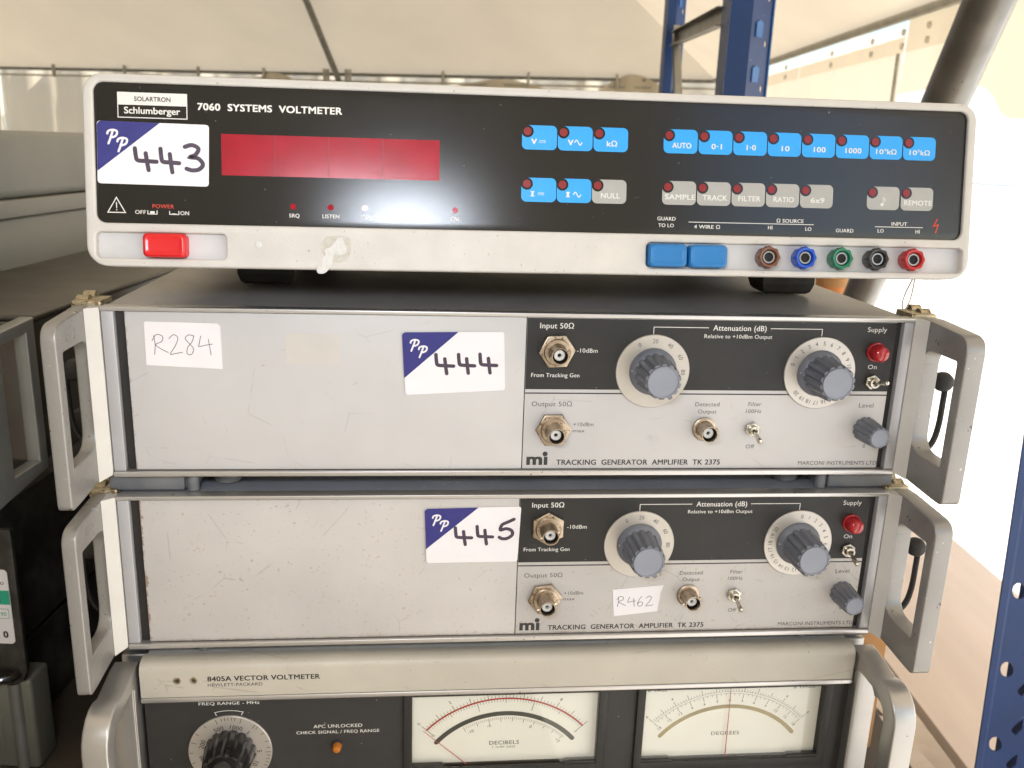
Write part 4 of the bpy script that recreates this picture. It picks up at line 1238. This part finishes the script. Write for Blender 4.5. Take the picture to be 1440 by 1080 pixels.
    for i, a in enumerate((-72, -90, -108, -126, -56, -38, -19, -14 + 3, -6, -1, 4, 9, 18, 40, 45, 58, 73, 84, 92, 98, 104, 110, 116, 124, 134, 150)):
        ln = 3.2 if a in (-19, 18, 40, 92, -72) else 2.2
        ra = R(90 - a)
        s.ribbon([(cx + (23.4 - ln) * math.cos(ra), cz + (23.4 - ln) * math.sin(ra)), (cx + 23.4 * math.cos(ra), cz + 23.4 * math.sin(ra))], .34, 2.6, caps=False)
    for a, q in ((-21, '500'), (14, '1000'), (40, '1'), (-70, '200'), (-106, '100'), (90, '5'), (121, '10')):
        ra = R(90 - a); text(s, q, cx + 16.8 * math.cos(ra), cz + 16.8 * math.sin(ra), None, 2.7, 2.6, 'cc', .004, -a)
    s.build('scale_figures', 'print_black', dl)
    fluted(cx, cz, 2.5, -17, 15.2, 12.6, 16, 1.2).build('knob_skirt', 'bakelite', dl)
    MB().lathe([(-17, 10.6), (-26, 10.0), (-27.2, 9.2), (-27.4, .01)], cx, cz, 40).build('knob_cap', 'bakelite', dl)
    MB().box(cx - .5, cx + .5, -27.6, -27.45, cz + 1, cz + 9).build('pointer_mark', 'print_grey_white', dl)
    g = MB()
    text(g, 'FREQ RANGE - MHz', -181.6, -5.3, 34.6, 2.0, 3.85, bold=.012)
    text(g, 'APC UNLOCKED', -102.0, -23.0, 28.6, 2.2, 3.85, 'c', bold=.01)
    text(g, 'CHECK SIGNAL / FREQ RANGE', -102.0, -26.9, 48.8, 2.0, 3.85, 'c', bold=.01)
    g.ribbon([(cx - 7.0, -12.6), (cx - 7.9, -10.4)] + [(cx + 27.3 * math.sin(R(a)), cz + 27.3 * math.cos(R(a))) for a in range(-16, 19, 4)] + [(cx + 8.3, -10.4), (cx + 7.2, -12.6)], .35, 3.85, caps=False)
    g.build('lettering', 'print_white', t)
    l = MB().lathe([(4, 3.4), (3.2, 3.4), (3.0, 3.0)], -102.6, -35.4, 24).build('lamp_bezel', 'hp_dark', t)
    MB().lathe([(3.1, 2.7), (.6, 2.6), (-.6, 2.0), (-1.0, .05)], -102.6, -35.4, 24).build('amber_lamp', 'amber', l)
    # strap handles at both sides
    for s_ in (-1, 1):
        T = Matrix(((0, 1, 0, 0), (1, 0, 0, 0), (0, 0, 1, 0), (0, 0, 0, 1)))
        a, b = sorted((s_ * 214.6, s_ * 228.2))
        def arc(cx_, cz_, r, a0, a1, n=6): return [(cx_ + r * math.cos(R(a0 + (a1 - a0) * i / n)), cz_ + r * math.sin(R(a0 + (a1 - a0) * i / n))) for i in range(n + 1)]
        out = [(8, 22), (0, 22)] + arc(-30, 2, 18.5, 62, 180) + arc(-30, lo + 18, 18.5, 180, 298) + [(0, lo - 1), (8, lo - 1)]
        inn = [(-4, 11), (-20, 11)] + arc(-28, 0, 8, 60, 180) + arc(-28, lo + 20, 8, 180, 300) + [(-20, lo + 9), (-4, lo + 9)]
        MB().plate([out, inn], a, b, 1.2, M=T, res=3).build('side_handle', 'hp_handle', t)
        MB().box(*sorted((s_ * 214.2, s_ * 226)), -3.8, 16, lo + 9.2, 10.8, .6).build('side_frame', 'hp_frame', t)
        MB().box(*sorted((s_ * 213.6, s_ * 227)), 16.2, 398, lo, 21.5, .8).build('side_rail', 'hp_frame', t)
    return t
vector_voltmeter()

# ------------------------------------------------------------------ neighbours on the left
def left_stack():
    c = thing('instrument_case', 'taupe hard case with a lidded rim at the upper left, behind the stack', 'case', (-.42, .64, CZ - .128), 0)
    MB().box(-420, 0, 0, 400, 0, 57, 3).build('case_base', 'case_taupe', c)
    MB().box(-424, 4, -4, 404, 57.2, 71.5, 1.5).build('lid_rim', 'case_taupe', c)
    MB().box(-420, 0, 0, 400, 71.7, 127, 8).build('lid', 'case_taupe', c)
    i = thing('test_instrument', 'brown metal instrument with silver handle frame under the taupe case', 'instrument', (-.30, .525, CZ - .208), 0)
    MB().box(-440, -3, 14, 420, 0, 92, 1.5).build('case_body', 'inst_brown', i)
    MB().box(-440, 0, 17, 421, 92.2, 96, 1.8).build('top_cover', 'inst_brown', i)
    MB().box(-436, -6, 11, 13.8, 3, 88, .5).build('front_panel', 'panel_mauve', i)
    fr = [(-8, 0), (14, 0), (14, 99), (-8, 99)]
    T = Matrix(((0, 1, 0, 0), (1, 0, 0, 0), (0, 0, 1, 0), (0, 0, 0, 1)))
    for x in (-2.2, -440):
        MB().plate([[(-60, -6), (4, 1), (4, 98), (-60, 94)], [(-34, 8), (-5, 8), (-5, 90), (-34, 88)]], x, x + 9, 1.2, M=T).build('handle_frame', 'inst_silver', i)
    MB().box(1, 3.4, -4.8, -4.0, 8, 90).build('bright_edge', 'alu', i)
    MB().box(-2.8, -1.2, 30, 400, 10, 14).build('side_trim', 'inst_silver', i)
    MB().box(-2.8, -.6, 40, 120, -1, 22, 1).build('side_bracket', 'inst_brown', i)
    l = thing('rack_unit', 'black rack panel with a white and green inventory sticker at the left edge', 'rack unit', (-.343, .56, CZ - .385), 0)
    MB().plate([[(-430, -4), (-10, -4), (-3, 0), (0, 8), (0, 118), (-430, 118)], [(-12 + 3 * math.cos(R(a)), 108 + 3 * math.sin(R(a))) for a in range(0, 360, 20)]], 0, 4, .6).build('front_plate', 'rack_black', l)
    MB().box(-430, -30, 4.2, 400, 2, 116).build('chassis', 'rack_black', l)
    MB().tube([(-60, -8, 3), (-22, -9, 4), (-9, -5, 5), (-7, 0, 6)], 3.5, 10).build('carry_handle', 'bakelite', l)
    s = MB().plate([rr(-70, 30, -5.4, 88, 3)], -.4, -.05).build('inventory_sticker', 'paper', l)
    MB().box(-69.8, -5.6, -.5, -.42, 61, 72).build('green_band', 'sticker_green', s)
    a = MB(); text(a, '000', -17, 76.4, 8.5, 2.4, -.46, bold=.01)
    text(a, 'S', -14, 63, None, 3, -.56, bold=.03); text(a, '0', -13, 35, None, 5, -.70, bold=.03)
    a.build('lettering', 'print_black', s)
    a = MB(); a.ribbon(rr(-22, 50, -7.5, 57.5, .8), .4, -.46, closed=True); text(a, '90', -13.4, 52, None, 3, -.46); a.build('green_mark', 'sticker_green', s)
    o = thing('steel_cabinet', 'scuffed olive grey steel cabinet at the lower left, under the black rack panel', 'cabinet', (-.345, .565, CZ - .4672), 0)
    MB().box(-430, -34, 10, 420, 0, 74, 2).build('cabinet_body', 'rack_black', o)
    MB().box(-430, -2, 4, 30, 0, 76, 3).build('front_surround', 'case_olive', o)
    MB().box(-428, -26, 3, 9.8, 4, 72, 2).build('front_panel', 'case_olive', o)
    MB().tube([(-14, 5, 2), (-14, 5, 74)], 5, 14).build('corner_post', 'inst_silver', o)
left_stack()
def light_blocker():  # unseen unit added to cut the light arriving from the left
    t = thing('added_light_blocker', 'dark boxes on boards, added out of view to shade the left side', 'light_blocker', (-1.75, -1.0, .03), 0)
    for z in (150, 700, 1250, 1800):
        MB().box(0, 500, 0, 1500, z, z + 30, 2).build('blocker_board', 'rack_black', t)
    for x in (20, 480):
        for y in (20, 1480):
            MB().box(x - 20, x + 20, y - 20, y + 20, 0, 2300, 2).build('upright', 'rack_blue', t)
    for z in (181, 731, 1281, 1831):
        for k in range(4):
            MB().box(30, 465, 45 + 360 * k, 380 + 360 * k, z, z + 330 + 40 * ((k * 7 + z) % 3), 3).build('blocker_carton', ('floor', 'panel_mauve', 'rack_black')[(k + z) % 3], t)
light_blocker()
def dark_filler():  # black block added where the gap holds only deep shade
    t = thing('dark_gap_filler', 'black block standing in for the deep shade between the two stacks', 'filler', (-.40, .80, CZ - .4672), 0)
    MB().box(0, 150, 0, 280, 0, 250, 3).build('filler_body', 'rack_black', t)
    MB().box(-3, 153, -3, 283, 250.2, 262, 2).build('filler_rim', 'rack_black', t)
dark_filler()
